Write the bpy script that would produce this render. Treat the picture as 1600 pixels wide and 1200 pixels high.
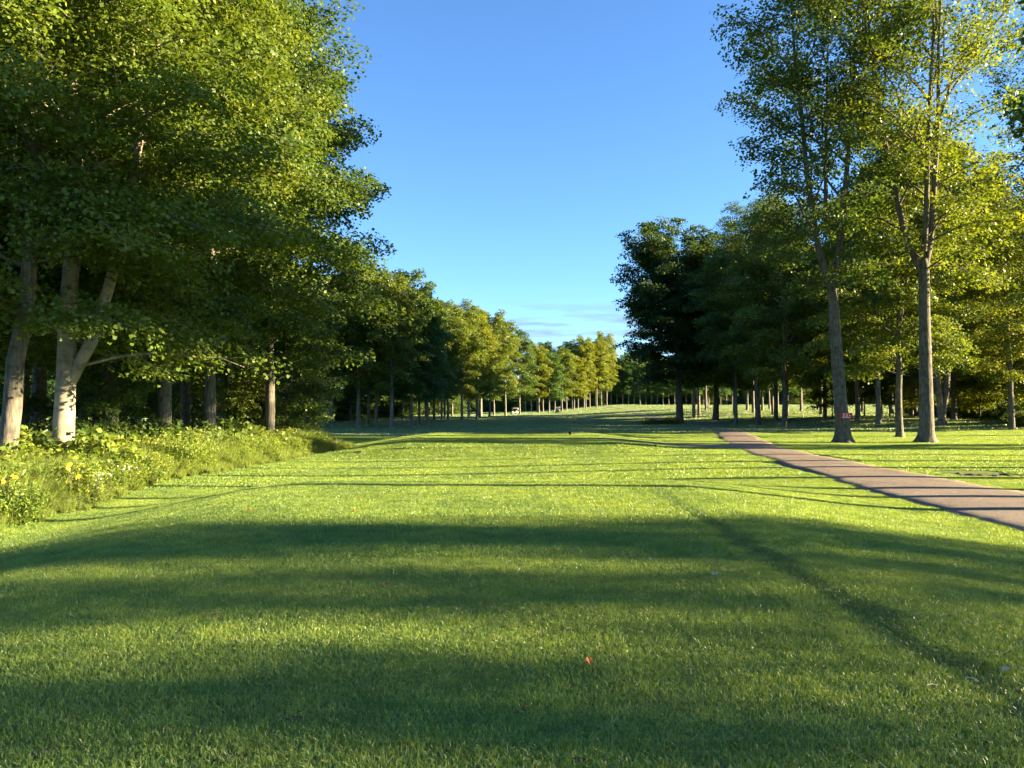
import bpy, bmesh, math, random
import numpy as np
from mathutils import Vector, Euler

R = math.radians
scene = bpy.context.scene
for o in list(bpy.data.objects):
    bpy.data.objects.remove(o)

# ------------------------------------------------------------------ camera, sky, sun, exposure
F = 1202.0                      # focal length in pixels of the 1600 px wide photograph
PITCH = math.atan(36 / F)
CAMZ = 1.6
cam = bpy.data.cameras.new('camera')
cam.sensor_width = 36.0
cam.lens = 36.0 * F / 1600.0
cam.clip_start = 0.05
cam.clip_end = 6000
cam_o = bpy.data.objects.new('camera', cam)
scene.collection.objects.link(cam_o)
cam_o.location = (0, 0, CAMZ)
cam_o.rotation_euler = (R(90) + PITCH, 0, 0)
scene.camera = cam_o

SUN_EL = R(14.0)
SUN_AZ = R(-3.0)                # measured from +X towards +Y
w = bpy.data.worlds.new('World')
scene.world = w
w.use_nodes = True
wn, wl = w.node_tree.nodes, w.node_tree.links
wn.clear()
w_out = wn.new('ShaderNodeOutputWorld')
w_bg = wn.new('ShaderNodeBackground')
sky = wn.new('ShaderNodeTexSky')
sky.sky_type = 'NISHITA'
sky.sun_disc = False
sky.sun_elevation = SUN_EL
sky.sun_rotation = R(90) - SUN_AZ
sky.air_density = 0.9
sky.dust_density = 0.0
sky.ozone_density = 5.4
# a few thin flat cloud streaks low in the sky
tc = wn.new('ShaderNodeTexCoord')
mp = wn.new('ShaderNodeMapping')
mp.inputs['Scale'].default_value = (7.0, 7.0, 75.0)
mp.inputs['Location'].default_value = (1.3, 0.4, 0.15)
wl.new(tc.outputs['Generated'], mp.inputs['Vector'])
cn = wn.new('ShaderNodeTexNoise')
cn.inputs['Scale'].default_value = 1.6
cn.inputs['Detail'].default_value = 4.0
wl.new(mp.outputs['Vector'], cn.inputs['Vector'])
cr = wn.new('ShaderNodeMapRange')
cr.inputs['From Min'].default_value = 0.46
cr.inputs['From Max'].default_value = 0.62
wl.new(cn.outputs['Fac'], cr.inputs['Value'])
sx = wn.new('ShaderNodeSeparateXYZ')
wl.new(tc.outputs['Generated'], sx.inputs['Vector'])
el1 = wn.new('ShaderNodeMapRange'); el1.interpolation_type = 'SMOOTHSTEP'
el1.inputs['From Min'].default_value = 0.05
el1.inputs['From Max'].default_value = 0.07
wl.new(sx.outputs['Z'], el1.inputs['Value'])
el2 = wn.new('ShaderNodeMapRange'); el2.interpolation_type = 'SMOOTHSTEP'
el2.inputs['From Min'].default_value = 0.10
el2.inputs['From Max'].default_value = 0.15
el2.inputs['To Min'].default_value = 1.0
el2.inputs['To Max'].default_value = 0.0
wl.new(sx.outputs['Z'], el2.inputs['Value'])
m1 = wn.new('ShaderNodeMath'); m1.operation = 'MULTIPLY'
wl.new(el1.outputs[0], m1.inputs[0]); wl.new(el2.outputs[0], m1.inputs[1])
m2 = wn.new('ShaderNodeMath'); m2.operation = 'MULTIPLY'
wl.new(m1.outputs[0], m2.inputs[0]); wl.new(cr.outputs[0], m2.inputs[1])
m3 = wn.new('ShaderNodeMath'); m3.operation = 'MULTIPLY'
m3.inputs[1].default_value = 0.75
wl.new(m2.outputs[0], m3.inputs[0])
cm = wn.new('ShaderNodeMixRGB')
cm.inputs['Color2'].default_value = (1.05, 1.3, 1.75, 1)
wl.new(m3.outputs[0], cm.inputs['Fac'])
wl.new(sky.outputs['Color'], cm.inputs['Color1'])
w_bg.inputs['Strength'].default_value = 0.050
wl.new(cm.outputs['Color'], w_bg.inputs['Color'])
wl.new(w_bg.outputs['Background'], w_out.inputs['Surface'])

sun = bpy.data.lights.new('sun', 'SUN')
sun.energy = 5.0
sun.angle = R(0.53)
sun.color = (1.0, 0.79, 0.47)
sun_o = bpy.data.objects.new('sun', sun)
scene.collection.objects.link(sun_o)
SUNV = Vector((math.cos(SUN_EL) * math.cos(SUN_AZ), math.cos(SUN_EL) * math.sin(SUN_AZ), math.sin(SUN_EL)))
sun_o.rotation_euler = SUNV.to_track_quat('Z', 'Y').to_euler()
sun_o.location = (60, 0, 40)

vs = scene.view_settings
vs.view_transform = 'Standard'
vs.look = 'None'
vs.gamma = 1.0
vs.use_curve_mapping = False
vs.exposure = 2.97
scene.cycles.max_bounces = 5
scene.cycles.diffuse_bounces = 2
scene.cycles.transmission_bounces = 2
scene.cycles.adaptive_threshold = 0.03
scene.cycles.glossy_bounces = 2

# ------------------------------------------------------------------ helpers
C = scene.collection


def S(a, b, x):
    t = np.clip((np.asarray(x, float) - a) / (b - a), 0, 1)
    return t * t * (3 - 2 * t)


def ground(X, Y):
    X = np.asarray(X, float); Y = np.asarray(Y, float)
    b = -0.78 + 0.36 * S(-9, 9, X)
    b = b + 0.75 * S(22, 45, X) * S(45, 80, Y)
    b = b + 0.8 * S(95, 160, Y) * S(8, 28, X)
    b = b + 1.3 * S(220, 300, Y) * S(10, 45, X)
    b = b - 2.4 * S(25, 70, -X) * S(70, 200, Y)
    b = b + 0.05 * np.sin(X * 0.21 + 1.1) * np.sin(Y * 0.17 + 0.4) * S(18, 30, Y)
    b = b + 0.12 * np.sin(X * 0.06 + 0.3) * np.sin(Y * 0.05) * S(60, 120, Y)
    # the tee we stand on
    m = S(-9.6, -3.9, X) * (1 - S(3.0, 8.4, X)) * (1 - S(16.2, 21.5, Y))
    b = b * (1 - m)
    # forward tee
    m2 = S(-11.0, -4.5, X) * (1 - S(4.5, 9.0, X)) * S(33, 38.5, Y) * (1 - S(50, 58, Y))
    b = b * (1 - m2) + (-0.13) * m2
    # worn mower track along the tee's edge
    tx = 2.75 + 0.05 * np.sin(Y * 0.55) + 0.04 * np.sin(Y * 1.9 + 1) + 0.03 * np.sin(Y * 5.1)
    depth = 0.010 + 0.006 * np.sin(Y * 1.3 + 0.5) + 0.004 * np.sin(Y * 3.7)
    b = b - depth * np.exp(-((X - tx) / (0.16 + 0.05 * np.sin(Y * 2.3))) ** 2) * (1 - S(12, 17, Y)) * S(-1, 3, Y)
    # small unevenness of the turf
    b = b + 0.004 * np.sin(X * 1.9 + 1.7 * np.sin(Y * 1.1)) * np.sin(Y * 2.1 + X) * (1 - S(14, 20, Y))
    return b


def gz(x, y):
    return float(ground(x, y))


def ray(px, py):
    u = (px - 800) / F
    v = (600 - py) / F
    return np.array([u, math.cos(PITCH) - v * math.sin(PITCH), math.sin(PITCH) + v * math.cos(PITCH)])


def at(px, py, far=400):
    """point of the ground seen at a pixel"""
    d = ray(px, py)
    t = np.linspace(1.5, far, 40000)
    h = CAMZ + d[2] * t - ground(d[0] * t, d[1] * t)
    k = int(np.argmax(h < 0)) if (h < 0).any() else len(t) - 1
    return Vector((d[0] * t[k], d[1] * t[k], gz(d[0] * t[k], d[1] * t[k])))


def mesh_np(name, verts, quads=None, tris=None, mat=None, tint=None, smooth=False):
    """mesh from numpy arrays, quads and or triangles"""
    me = bpy.data.meshes.new(name)
    verts = np.asarray(verts, np.float32)
    me.vertices.add(len(verts))
    me.vertices.foreach_set('co', verts.ravel())
    idx, starts, n = [], [], 0
    if quads is not None and len(quads):
        q = np.asarray(quads, np.int32)
        idx.append(q.ravel()); starts.append(np.arange(len(q)) * 4); n += q.size
    if tris is not None and len(tris):
        t = np.asarray(tris, np.int32)
        idx.append(t.ravel()); starts.append(n + np.arange(len(t)) * 3); n += t.size
    idx = np.concatenate(idx); starts = np.concatenate(starts)
    me.loops.add(len(idx))
    me.loops.foreach_set('vertex_index', idx)
    me.polygons.add(len(starts))
    me.polygons.foreach_set('loop_start', starts.astype(np.int32))
    if tint is not None:
        a = me.attributes.new('tint', 'FLOAT', 'POINT')
        a.data.foreach_set('value', np.asarray(tint, np.float32))
    me.update(calc_edges=True)
    me.validate()
    if smooth:
        me.polygons.foreach_set('use_smooth', np.ones(len(me.polygons), bool))
    if mat:
        me.materials.append(mat)
    return me


def link(name, me, parent=None, loc=(0, 0, 0), rot=(0, 0, 0)):
    o = bpy.data.objects.new(name, me)
    C.objects.link(o)
    o.parent = parent
    o.location = loc
    o.rotation_euler = rot
    return o


def tag(o, label=None, cat=None, group=None, kind=None):
    if label: o['label'] = label
    if cat: o['category'] = cat
    if group: o['group'] = group
    if kind: o['kind'] = kind
    return o


class Tubes:
    """collects tapered tubes into one mesh"""
    def __init__(self):
        self.v, self.q, self.n = [], [], 0

    def add(self, pts, rad, sides=6, flare=None, rng=None):
        pts = np.asarray(pts, float); rad = np.asarray(rad, float)
        m = len(pts)
        tan = np.gradient(pts, axis=0)
        tan /= np.linalg.norm(tan, axis=1)[:, None] + 1e-9
        ref = np.where(np.abs(tan[:, 2:3]) > 0.9, np.array([[1.0, 0, 0]]), np.array([[0, 0, 1.0]]))
        ref = ref[0] if False else np.broadcast_to(ref[m // 2], tan.shape)
        a = np.cross(tan, ref); a /= np.linalg.norm(a, axis=1)[:, None] + 1e-9
        b = np.cross(tan, a)
        th = np.arange(sides) / sides * 2 * math.pi
        rr = rad[:, None] * np.ones((1, sides))
        if flare is not None:
            rr = rr * flare(np.arange(m)[:, None], th[None, :])
        ring = pts[:, None, :] + rr[:, :, None] * (np.cos(th)[None, :, None] * a[:, None, :] + np.sin(th)[None, :, None] * b[:, None, :])
        self.v.append(ring.reshape(-1, 3))
        i = np.arange(m - 1)[:, None] * sides; j = np.arange(sides)[None, :]; j2 = (j + 1) % sides
        q = np.stack([i + j, i + j2, i + sides + j2, i + sides + j], -1).reshape(-1, 4) + self.n
        self.q.append(q)
        self.n += m * sides

    def mesh(self, name, mat):
        return mesh_np(name, np.concatenate(self.v), np.concatenate(self.q), mat=mat, smooth=True)


# ------------------------------------------------------------------ materials
def new_mat(name):
    m = bpy.data.materials.new(name)
    m.use_nodes = True
    nt = m.node_tree
    nt.nodes.clear()
    return m, nt.nodes, nt.links


def ramp(n, stops):
    r = n.new('ShaderNodeValToRGB')
    e = r.color_ramp.elements
    e[0].position, e[0].color = stops[0][0], (*stops[0][1], 1)
    e[1].position, e[1].color = stops[-1][0], (*stops[-1][1], 1)
    for p, c in stops[1:-1]:
        x = e.new(p); x.color = (*c, 1)
    return r


def leaf_material(name, stops, trans=0.4, tcol=(1.25, 1.15, 0.5), rough=0.5, use_obj=True, spec=0.35, patchy=False):
    m, n, l = new_mat(name)
    out = n.new('ShaderNodeOutputMaterial')
    at_ = n.new('ShaderNodeAttribute'); at_.attribute_name = 'tint'
    rp = ramp(n, stops)
    l.new(at_.outputs['Fac'], rp.inputs['Fac'])
    col = rp.outputs['Color']
    if use_obj:
        oi = n.new('ShaderNodeObjectInfo')
        mx = n.new('ShaderNodeMixRGB'); mx.blend_type = 'MULTIPLY'; mx.inputs['Fac'].default_value = 1
        l.new(col, mx.inputs['Color1']); l.new(oi.outputs['Color'], mx.inputs['Color2'])
        col = mx.outputs['Color']
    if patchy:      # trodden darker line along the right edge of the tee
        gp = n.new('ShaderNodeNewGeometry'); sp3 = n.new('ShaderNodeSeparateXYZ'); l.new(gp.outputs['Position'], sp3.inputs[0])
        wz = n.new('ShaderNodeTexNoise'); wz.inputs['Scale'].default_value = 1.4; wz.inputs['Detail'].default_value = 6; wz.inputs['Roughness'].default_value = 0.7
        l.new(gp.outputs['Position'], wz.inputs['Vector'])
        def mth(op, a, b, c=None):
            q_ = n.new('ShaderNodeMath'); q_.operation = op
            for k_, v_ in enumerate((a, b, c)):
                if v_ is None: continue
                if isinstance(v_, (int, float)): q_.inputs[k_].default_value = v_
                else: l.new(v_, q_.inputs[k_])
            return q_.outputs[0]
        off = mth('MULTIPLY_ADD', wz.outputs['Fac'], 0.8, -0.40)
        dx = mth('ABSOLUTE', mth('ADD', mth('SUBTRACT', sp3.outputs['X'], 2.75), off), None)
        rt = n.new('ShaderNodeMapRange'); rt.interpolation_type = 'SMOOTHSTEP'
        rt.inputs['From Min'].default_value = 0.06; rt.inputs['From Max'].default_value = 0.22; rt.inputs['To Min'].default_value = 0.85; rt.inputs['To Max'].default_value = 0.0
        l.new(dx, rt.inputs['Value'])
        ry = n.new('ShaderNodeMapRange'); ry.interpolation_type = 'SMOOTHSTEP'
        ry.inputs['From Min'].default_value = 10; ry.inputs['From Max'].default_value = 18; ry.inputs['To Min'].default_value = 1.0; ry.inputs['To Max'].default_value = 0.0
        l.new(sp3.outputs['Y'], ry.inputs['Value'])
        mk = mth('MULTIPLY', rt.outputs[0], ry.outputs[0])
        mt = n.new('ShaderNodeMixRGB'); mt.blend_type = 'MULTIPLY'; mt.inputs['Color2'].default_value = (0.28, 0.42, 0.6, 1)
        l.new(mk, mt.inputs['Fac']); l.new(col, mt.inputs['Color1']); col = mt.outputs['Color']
        # turf is never one colour: broad and small patches of paler, browner and darker grass
        gm = n.new('ShaderNodeNewGeometry')
        for sc_, lo, hi in ((0.45, (0.80, 0.84, 0.9), (1.2, 1.12, 1.0)), (3.2, (0.74, 0.80, 0.84), (1.24, 1.16, 1.1))):
            nz = n.new('ShaderNodeTexNoise'); nz.inputs['Scale'].default_value = sc_; nz.inputs['Detail'].default_value = 4
            l.new(gm.outputs['Position'], nz.inputs['Vector'])
            rz = ramp(n, [(0.34, lo), (0.66, hi)]); l.new(nz.outputs['Fac'], rz.inputs['Fac'])
            mz = n.new('ShaderNodeMixRGB'); mz.blend_type = 'MULTIPLY'; mz.inputs['Fac'].default_value = 1
            l.new(col, mz.inputs['Color1']); l.new(rz.outputs[0], mz.inputs['Color2'])
            col = mz.outputs['Color']
    p = n.new('ShaderNodeBsdfPrincipled')
    p.inputs['Roughness'].default_value = rough
    p.inputs['Specular IOR Level'].default_value = spec
    l.new(col, p.inputs['Base Color'])
    t = n.new('ShaderNodeBsdfTranslucent')
    tm = n.new('ShaderNodeMixRGB'); tm.blend_type = 'MULTIPLY'; tm.inputs['Fac'].default_value = 1
    tm.inputs['Color2'].default_value = (*tcol, 1)
    l.new(col, tm.inputs['Color1']); l.new(tm.outputs['Color'], t.inputs['Color'])
    ms = n.new('ShaderNodeMixShader'); ms.inputs['Fac'].default_value = trans
    l.new(p.outputs[0], ms.inputs[1]); l.new(t.outputs[0], ms.inputs[2])
    l.new(ms.outputs[0], out.inputs['Surface'])
    return m


def bark_material(name, dark, light, scale=6.0, moss=0.0, bump=0.6):
    m, n, l = new_mat(name)
    out = n.new('ShaderNodeOutputMaterial')
    p = n.new('ShaderNodeBsdfPrincipled'); p.inputs['Roughness'].default_value = 0.9
    p.inputs['Specular IOR Level'].default_value = 0.2
    tcn = n.new('ShaderNodeTexCoord')
    mpn = n.new('ShaderNodeMapping'); mpn.inputs['Scale'].default_value = (1, 1, 0.16)
    l.new(tcn.outputs['Object'], mpn.inputs['Vector'])
    ns = n.new('ShaderNodeTexNoise'); ns.inputs['Scale'].default_value = scale * 2.2
    ns.inputs['Detail'].default_value = 5
    l.new(mpn.outputs[0], ns.inputs['Vector'])
    n2 = n.new('ShaderNodeTexNoise'); n2.inputs['Scale'].default_value = 2.6; n2.inputs['Detail'].default_value = 7; n2.inputs['Roughness'].default_value = 0.65
    l.new(tcn.outputs['Object'], n2.inputs['Vector'])
    rp = ramp(n, [(0.3, dark), (0.7, light)])
    l.new(ns.outputs['Fac'], rp.inputs['Fac'])
    mx = n.new('ShaderNodeMixRGB'); mx.blend_type = 'MULTIPLY'; mx.inputs['Fac'].default_value = 0.85
    r2 = ramp(n, [(0.36, (0.42, 0.46, 0.38)), (0.50, (0.9, 0.9, 0.88)), (0.68, (1.2, 1.15, 1.1))])
    l.new(n2.outputs['Fac'], r2.inputs['Fac'])
    l.new(rp.outputs[0], mx.inputs['Color1']); l.new(r2.outputs[0], mx.inputs['Color2'])
    l.new(mx.outputs[0], p.inputs['Base Color'])
    bp = n.new('ShaderNodeBump'); bp.inputs['Strength'].default_value = bump; bp.inputs['Distance'].default_value = 0.04
    l.new(ns.outputs['Fac'], bp.inputs['Height']); l.new(bp.outputs[0], p.inputs['Normal'])
    l.new(p.outputs[0], out.inputs['Surface'])
    return m


def plain(name, col, rough=0.7, noise=0.0, scale=8.0, spec=0.3, metal=0.0):
    m, n, l = new_mat(name)
    out = n.new('ShaderNodeOutputMaterial')
    p = n.new('ShaderNodeBsdfPrincipled')
    p.inputs['Roughness'].default_value = rough
    p.inputs['Specular IOR Level'].default_value = spec
    p.inputs['Metallic'].default_value = metal
    tcn = n.new('ShaderNodeTexCoord')
    ns = n.new('ShaderNodeTexNoise'); ns.inputs['Scale'].default_value = scale; ns.inputs['Detail'].default_value = 4
    l.new(tcn.outputs['Object'], ns.inputs['Vector'])
    a = tuple(c * (1 - noise) for c in col); b = tuple(min(1, c * (1 + noise)) for c in col)
    rp = ramp(n, [(0.3, a), (0.7, b)])
    l.new(ns.outputs['Fac'], rp.inputs['Fac']); l.new(rp.outputs[0], p.inputs['Base Color'])
    l.new(p.outputs[0], out.inputs['Surface'])
    return m


LEAF = leaf_material('leaf', [(0.0, (0.042, 0.082, 0.020)), (0.5, (0.082, 0.142, 0.030)), (0.9, (0.135, 0.195, 0.038)), (1.0, (0.21, 0.22, 0.04))], trans=0.45)
BRUSH = leaf_material('brush_leaf', [(0.0, (0.06, 0.11, 0.025)), (0.5, (0.12, 0.18, 0.04)), (1.0, (0.24, 0.25, 0.07))], trans=0.45)
STRAW = leaf_material('tall_grass_blade', [(0.0, (0.11, 0.18, 0.035)), (0.55, (0.21, 0.28, 0.055)), (1.0, (0.38, 0.36, 0.11))], trans=0.4)
BLADE = leaf_material('grass_blade', [(0.0, (0.11, 0.20, 0.040)), (0.5, (0.185, 0.295, 0.062)), (0.85, (0.265, 0.355, 0.085)), (1.0, (0.34, 0.32, 0.15))], trans=0.42, tcol=(1.35, 1.2, 0.4), rough=0.42, use_obj=False, spec=0.6, patchy=True)
DEWBLADE = leaf_material('dewy_grass_blade', [(0.0, (0.14, 0.22, 0.10)), (0.5, (0.20, 0.29, 0.135)), (1.0, (0.28, 0.34, 0.17))], trans=0.32, tcol=(1.3, 1.2, 0.5), rough=0.4, use_obj=False, spec=0.7, patchy=True)
BARK = bark_material('bark', (0.070, 0.064, 0.052), (0.175, 0.160, 0.132))
PALEBARK = bark_material('pale_bark', (0.23, 0.20, 0.155), (0.33, 0.29, 0.225), scale=2.0, bump=0.15)
GREYBARK = bark_material('grey_bark', (0.12, 0.11, 0.095), (0.25, 0.23, 0.20), scale=5)


def ground_material():
    m, n, l = new_mat('turf')
    out = n.new('ShaderNodeOutputMaterial')
    p = n.new('ShaderNodeBsdfPrincipled'); p.inputs['Roughness'].default_value = 0.9
    p.inputs['Specular IOR Level'].default_value = 0.15
    g = n.new('ShaderNodeNewGeometry')
    n1 = n.new('ShaderNodeTexNoise'); n1.inputs['Scale'].default_value = 0.35; n1.inputs['Detail'].default_value = 6
    n2 = n.new('ShaderNodeTexNoise'); n2.inputs['Scale'].default_value = 14; n2.inputs['Detail'].default_value = 4
    for x in (n1, n2): l.new(g.outputs['Position'], x.inputs['Vector'])
    r1 = ramp(n, [(0.3, (0.09, 0.15, 0.04)), (0.7, (0.15, 0.22, 0.06))])
    l.new(n1.outputs['Fac'], r1.inputs['Fac'])
    r2 = ramp(n, [(0.3, (0.6, 0.6, 0.6)), (0.7, (1.25, 1.25, 1.1))])
    l.new(n2.outputs['Fac'], r2.inputs['Fac'])
    mx = n.new('ShaderNodeMixRGB'); mx.blend_type = 'MULTIPLY'; mx.inputs['Fac'].default_value = 1
    l.new(r1.outputs[0], mx.inputs['Color1']); l.new(r2.outputs[0], mx.inputs['Color2'])
    # leaf litter and bare soil where the vertex mask says so
    a = n.new('ShaderNodeAttribute'); a.attribute_name = 'tint'
    r3 = ramp(n, [(0.3, (0.05, 0.036, 0.022)), (0.7, (0.13, 0.095, 0.058))])
    l.new(n2.outputs['Fac'], r3.inputs['Fac'])
    m2 = n.new('ShaderNodeMixRGB')
    l.new(a.outputs['Fac'], m2.inputs['Fac'])
    l.new(mx.outputs[0], m2.inputs['Color1']); l.new(r3.outputs[0], m2.inputs['Color2'])
    l.new(m2.outputs[0], p.inputs['Base Color'])
    bp = n.new('ShaderNodeBump'); bp.inputs['Strength'].default_value = 0.8; bp.inputs['Distance'].default_value = 0.05
    l.new(n2.outputs['Fac'], bp.inputs['Height']); l.new(bp.outputs[0], p.inputs['Normal'])
    l.new(p.outputs[0], out.inputs['Surface'])
    return m


def asphalt_material():
    m, n, l = new_mat('asphalt')
    out = n.new('ShaderNodeOutputMaterial')
    p = n.new('ShaderNodeBsdfPrincipled'); p.inputs['Roughness'].default_value = 0.85
    p.inputs['Specular IOR Level'].default_value = 0.3
    g = n.new('ShaderNodeNewGeometry')
    n1 = n.new('ShaderNodeTexNoise'); n1.inputs['Scale'].default_value = 0.7; n1.inputs['Detail'].default_value = 9; n1.inputs['Roughness'].default_value = 0.7
    n2 = n.new('ShaderNodeTexVoronoi'); n2.inputs['Scale'].default_value = 45
    for x in (n1, n2): l.new(g.outputs['Position'], x.inputs['Vector'])
    r1 = ramp(n, [(0.28, (0.125, 0.098, 0.078)), (0.5, (0.185, 0.148, 0.116)), (0.72, (0.235, 0.19, 0.148))])
    l.new(n1.outputs['Fac'], r1.inputs['Fac'])
    r2 = ramp(n, [(0.0, (0.6, 0.6, 0.6)), (1.0, (1.25, 1.22, 1.18))])
    l.new(n2.outputs['Color'], r2.inputs['Fac'])
    mx = n.new('ShaderNodeMixRGB'); mx.blend_type = 'MULTIPLY'; mx.inputs['Fac'].default_value = 1
    l.new(r1.outputs[0], mx.inputs['Color1']); l.new(r2.outputs[0], mx.inputs['Color2'])
    l.new(mx.outputs[0], p.inputs['Base Color'])
    bp = n.new('ShaderNodeBump'); bp.inputs['Strength'].default_value = 0.7; bp.inputs['Distance'].default_value = 0.02
    l.new(n2.outputs['Distance'], bp.inputs['Height']); l.new(bp.outputs[0], p.inputs['Normal'])
    l.new(p.outputs[0], out.inputs['Surface'])
    return m


TURF = ground_material()
ASPHALT = asphalt_material()
SOIL = plain('soil', (0.055, 0.042, 0.028), 0.95, 0.5, 12)

# ------------------------------------------------------------------ ground sheet
PATH_L = np.array([(10.2, -12), (8.9, 0), (8.3, 8), (8.2, 12.4), (8.25, 15.6), (8.75, 21), (9.6, 28), (10.6, 36.4), (13.4, 50), (17.6, 68), (20.4, 83), (21.6, 100), (21.6, 130), (24, 165), (31, 210)], float)
PATH_R = np.array([(14.4, -12), (13.2, 0), (12.5, 8), (12.2, 12.4), (12.1, 15.6), (12.1, 21), (12.3, 28), (13.1, 36.4), (16.1, 50), (20.3, 68), (23.2, 83), (24.2, 100), (24.2, 130), (26.6, 165), (33.6, 210)], float)


def path_x(y):
    return np.interp(y, PATH_L[:, 1], PATH_L[:, 0]), np.interp(y, PATH_R[:, 1], PATH_R[:, 0])


def soil_mask(X, Y):
    """bare ground: the worn patch beside the path and the leaf litter under the left wood"""
    X = np.asarray(X, float); Y = np.asarray(Y, float)
    wob = 0.5 * np.sin(X * 1.9 + Y) + 0.4 * np.sin(Y * 2.3 - X * 0.7)
    d = np.abs(Y - (23.2 - (X - 13.0) * 0.62) + wob * 0.35)
    a = (1 - S(0.25, 1.0, d)) * S(12.6, 13.3, X) * (1 - S(17.5, 19, X)) * 0.9
    b = S(10.8, 13.5, -X + 0.6 * np.sin(Y * 0.4)) * S(8, 14, Y) * (1 - S(42, 50, Y)) * (1 - S(40, 60, -X)) * 0.85
    return np.clip(np.maximum(a, b), 0, 1)


def axis(parts):
    return np.unique(np.concatenate([np.arange(a, b, s) for a, b, s in parts]))


gx = axis([(-3000, -400, 400), (-400, -60, 10), (-60, -16, 2), (-16, -9, 0.5), (-9, 2.2, 0.3), (2.2, 3.6, 0.07), (3.6, 16, 0.3), (16, 60, 1.5), (60, 400, 10), (400, 3001, 400)])
gy = axis([(-400, -20, 40), (-20, 1, 2), (1, 24, 0.3), (24, 62, 0.6), (62, 200, 3), (200, 420, 8), (420, 4001, 300)])
GX, GY = np.meshgrid(gx, gy)
GZ = ground(GX, GY)
nx, ny = len(gx), len(gy)
i = np.arange(ny - 1)[:, None] * nx + np.arange(nx - 1)[None, :]
q = np.stack([i, i + 1, i + nx + 1, i + nx], -1).reshape(-1, 4)
me = mesh_np('ground', np.stack([GX, GY, GZ], -1).reshape(-1, 3), q, mat=TURF, tint=soil_mask(GX, GY).ravel(), smooth=True)
tag(link('ground', me), 'rolling mown turf of the golf course', 'ground', kind='structure')

# cart path
ys = np.concatenate([np.arange(-12, 60, 0.35), np.arange(60, 211, 1.5)])
from_l = np.interp(ys, PATH_L[:, 1], PATH_L[:, 0]); from_r = np.interp(ys, PATH_R[:, 1], PATH_R[:, 0])
k3 = np.ones(9) / 9
sm = lambda a: np.convolve(np.pad(a, 4, mode='edge'), k3, 'valid')
from_l, from_r = sm(from_l), sm(from_r)
prng = np.random.default_rng(5)
from_l = from_l + prng.normal(0, 0.07, len(ys)) + 0.08 * np.sin(ys * 0.9); from_r = from_r + prng.normal(0, 0.07, len(ys)) + 0.08 * np.sin(ys * 1.1 + 2)
cols = []
ts = np.array([0, 0.03, 0.15, 0.3, 0.5, 0.7, 0.85, 0.97, 1.0])
hz = np.array([-0.06, 0.035, 0.05, 0.058, 0.062, 0.058, 0.05, 0.035, -0.06])
PX = from_l[:, None] + (from_r - from_l)[:, None] * ts[None, :]
PY = ys[:, None] * np.ones_like(PX)
PZ = ground(PX, PY) + hz[None, :]
i = np.arange(len(ys) - 1)[:, None] * 9 + np.arange(8)[None, :]
q = np.stack([i, i + 1, i + 10, i + 9], -1).reshape(-1, 4)
me = mesh_np('path', np.stack([PX, PY, PZ], -1).reshape(-1, 3), q, mat=ASPHALT, smooth=True)
tag(link('path', me), 'brown asphalt cart path curving past the tee', 'path', kind='structure')
# spur of the path towards the forward tee
sp = np.linspace(0, 1, 40)
ax_, ay_ = 10.9 - 6.6 * sp, 36.0 + 5.2 * sp ** 0.8
bx_, by_ = 11.4 - 7.0 * sp, 40.0 + 2.2 * sp
v = []
for k in range(40):
    for t in np.linspace(0, 1, 6):
        x, y = ax_[k] + (bx_[k] - ax_[k]) * t, ay_[k] + (by_[k] - ay_[k]) * t
        v.append((x, y, gz(x, y) + 0.085 - 0.12 * (t in (0, 1)) - 0.06 * max(0, sp[k] - 0.93) / 0.07))
i = np.arange(39)[:, None] * 6 + np.arange(5)[None, :]
q = np.stack([i, i + 1, i + 7, i + 6], -1).reshape(-1, 4)
me = mesh_np('path_spur', v, q, mat=ASPHALT, smooth=True)
tag(link('path_spur', me), 'short asphalt spur branching off the cart path', 'path', kind='structure')

# ------------------------------------------------------------------ grass (instanced patches)
hidden = bpy.data.collections.new('grass_patches')


def grass_patch(name, size, n, wdt, hgt, seed, mat, lean=0.7, var=0.24):
    g = np.random.default_rng(seed)
    p = (g.random((n, 2)) - 0.5) * size * 1.04
    th = g.random(n) * 2 * math.pi
    h = hgt * (0.55 + 0.75 * g.random(n))
    wd = wdt * (0.7 + 0.6 * g.random(n))
    ln = lean * g.random(n) * h
    la = g.random(n) * 2 * math.pi
    side = np.stack([np.cos(th), np.sin(th), 0 * th], 1) * wd[:, None] * 0.5
    b = np.stack([p[:, 0], p[:, 1], np.full(n, -0.004)], 1)
    mid = b + np.stack([np.cos(la) * ln * 0.35, np.sin(la) * ln * 0.35, h * 0.6], 1)
    tip = b + np.stack([np.cos(la) * ln * 1.2, np.sin(la) * ln * 1.2, h], 1)
    v = np.stack([b - side, b + side, mid + side * 0.8, mid - side * 0.8, tip], 1).reshape(-1, 3)
    k = np.arange(n)[:, None] * 5
    quads = k + np.array([[0, 1, 2, 3]]); tris = k + np.array([[3, 2, 4]])
    # slow variation over the patch plus variation from blade to blade
    tint = np.clip(0.42 + var * g.normal(size=n) + 0.1 * np.sin(p[:, 0] / size * 6.28) * np.sin(p[:, 1] / size * 6.28), 0, 0.88)
    tint[g.random(n) < 0.07 * var ** 1.2] = 1.0
    me = mesh_np(name, v, quads, tris, mat, np.repeat(tint, 5))
    o = bpy.data.objects.new(name, me)
    hidden_c = bpy.data.collections.get(name.split('.')[0]) or bpy.data.collections.new(name.split('.')[0])
    hidden_c.objects.link(o)
    return hidden_c


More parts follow.
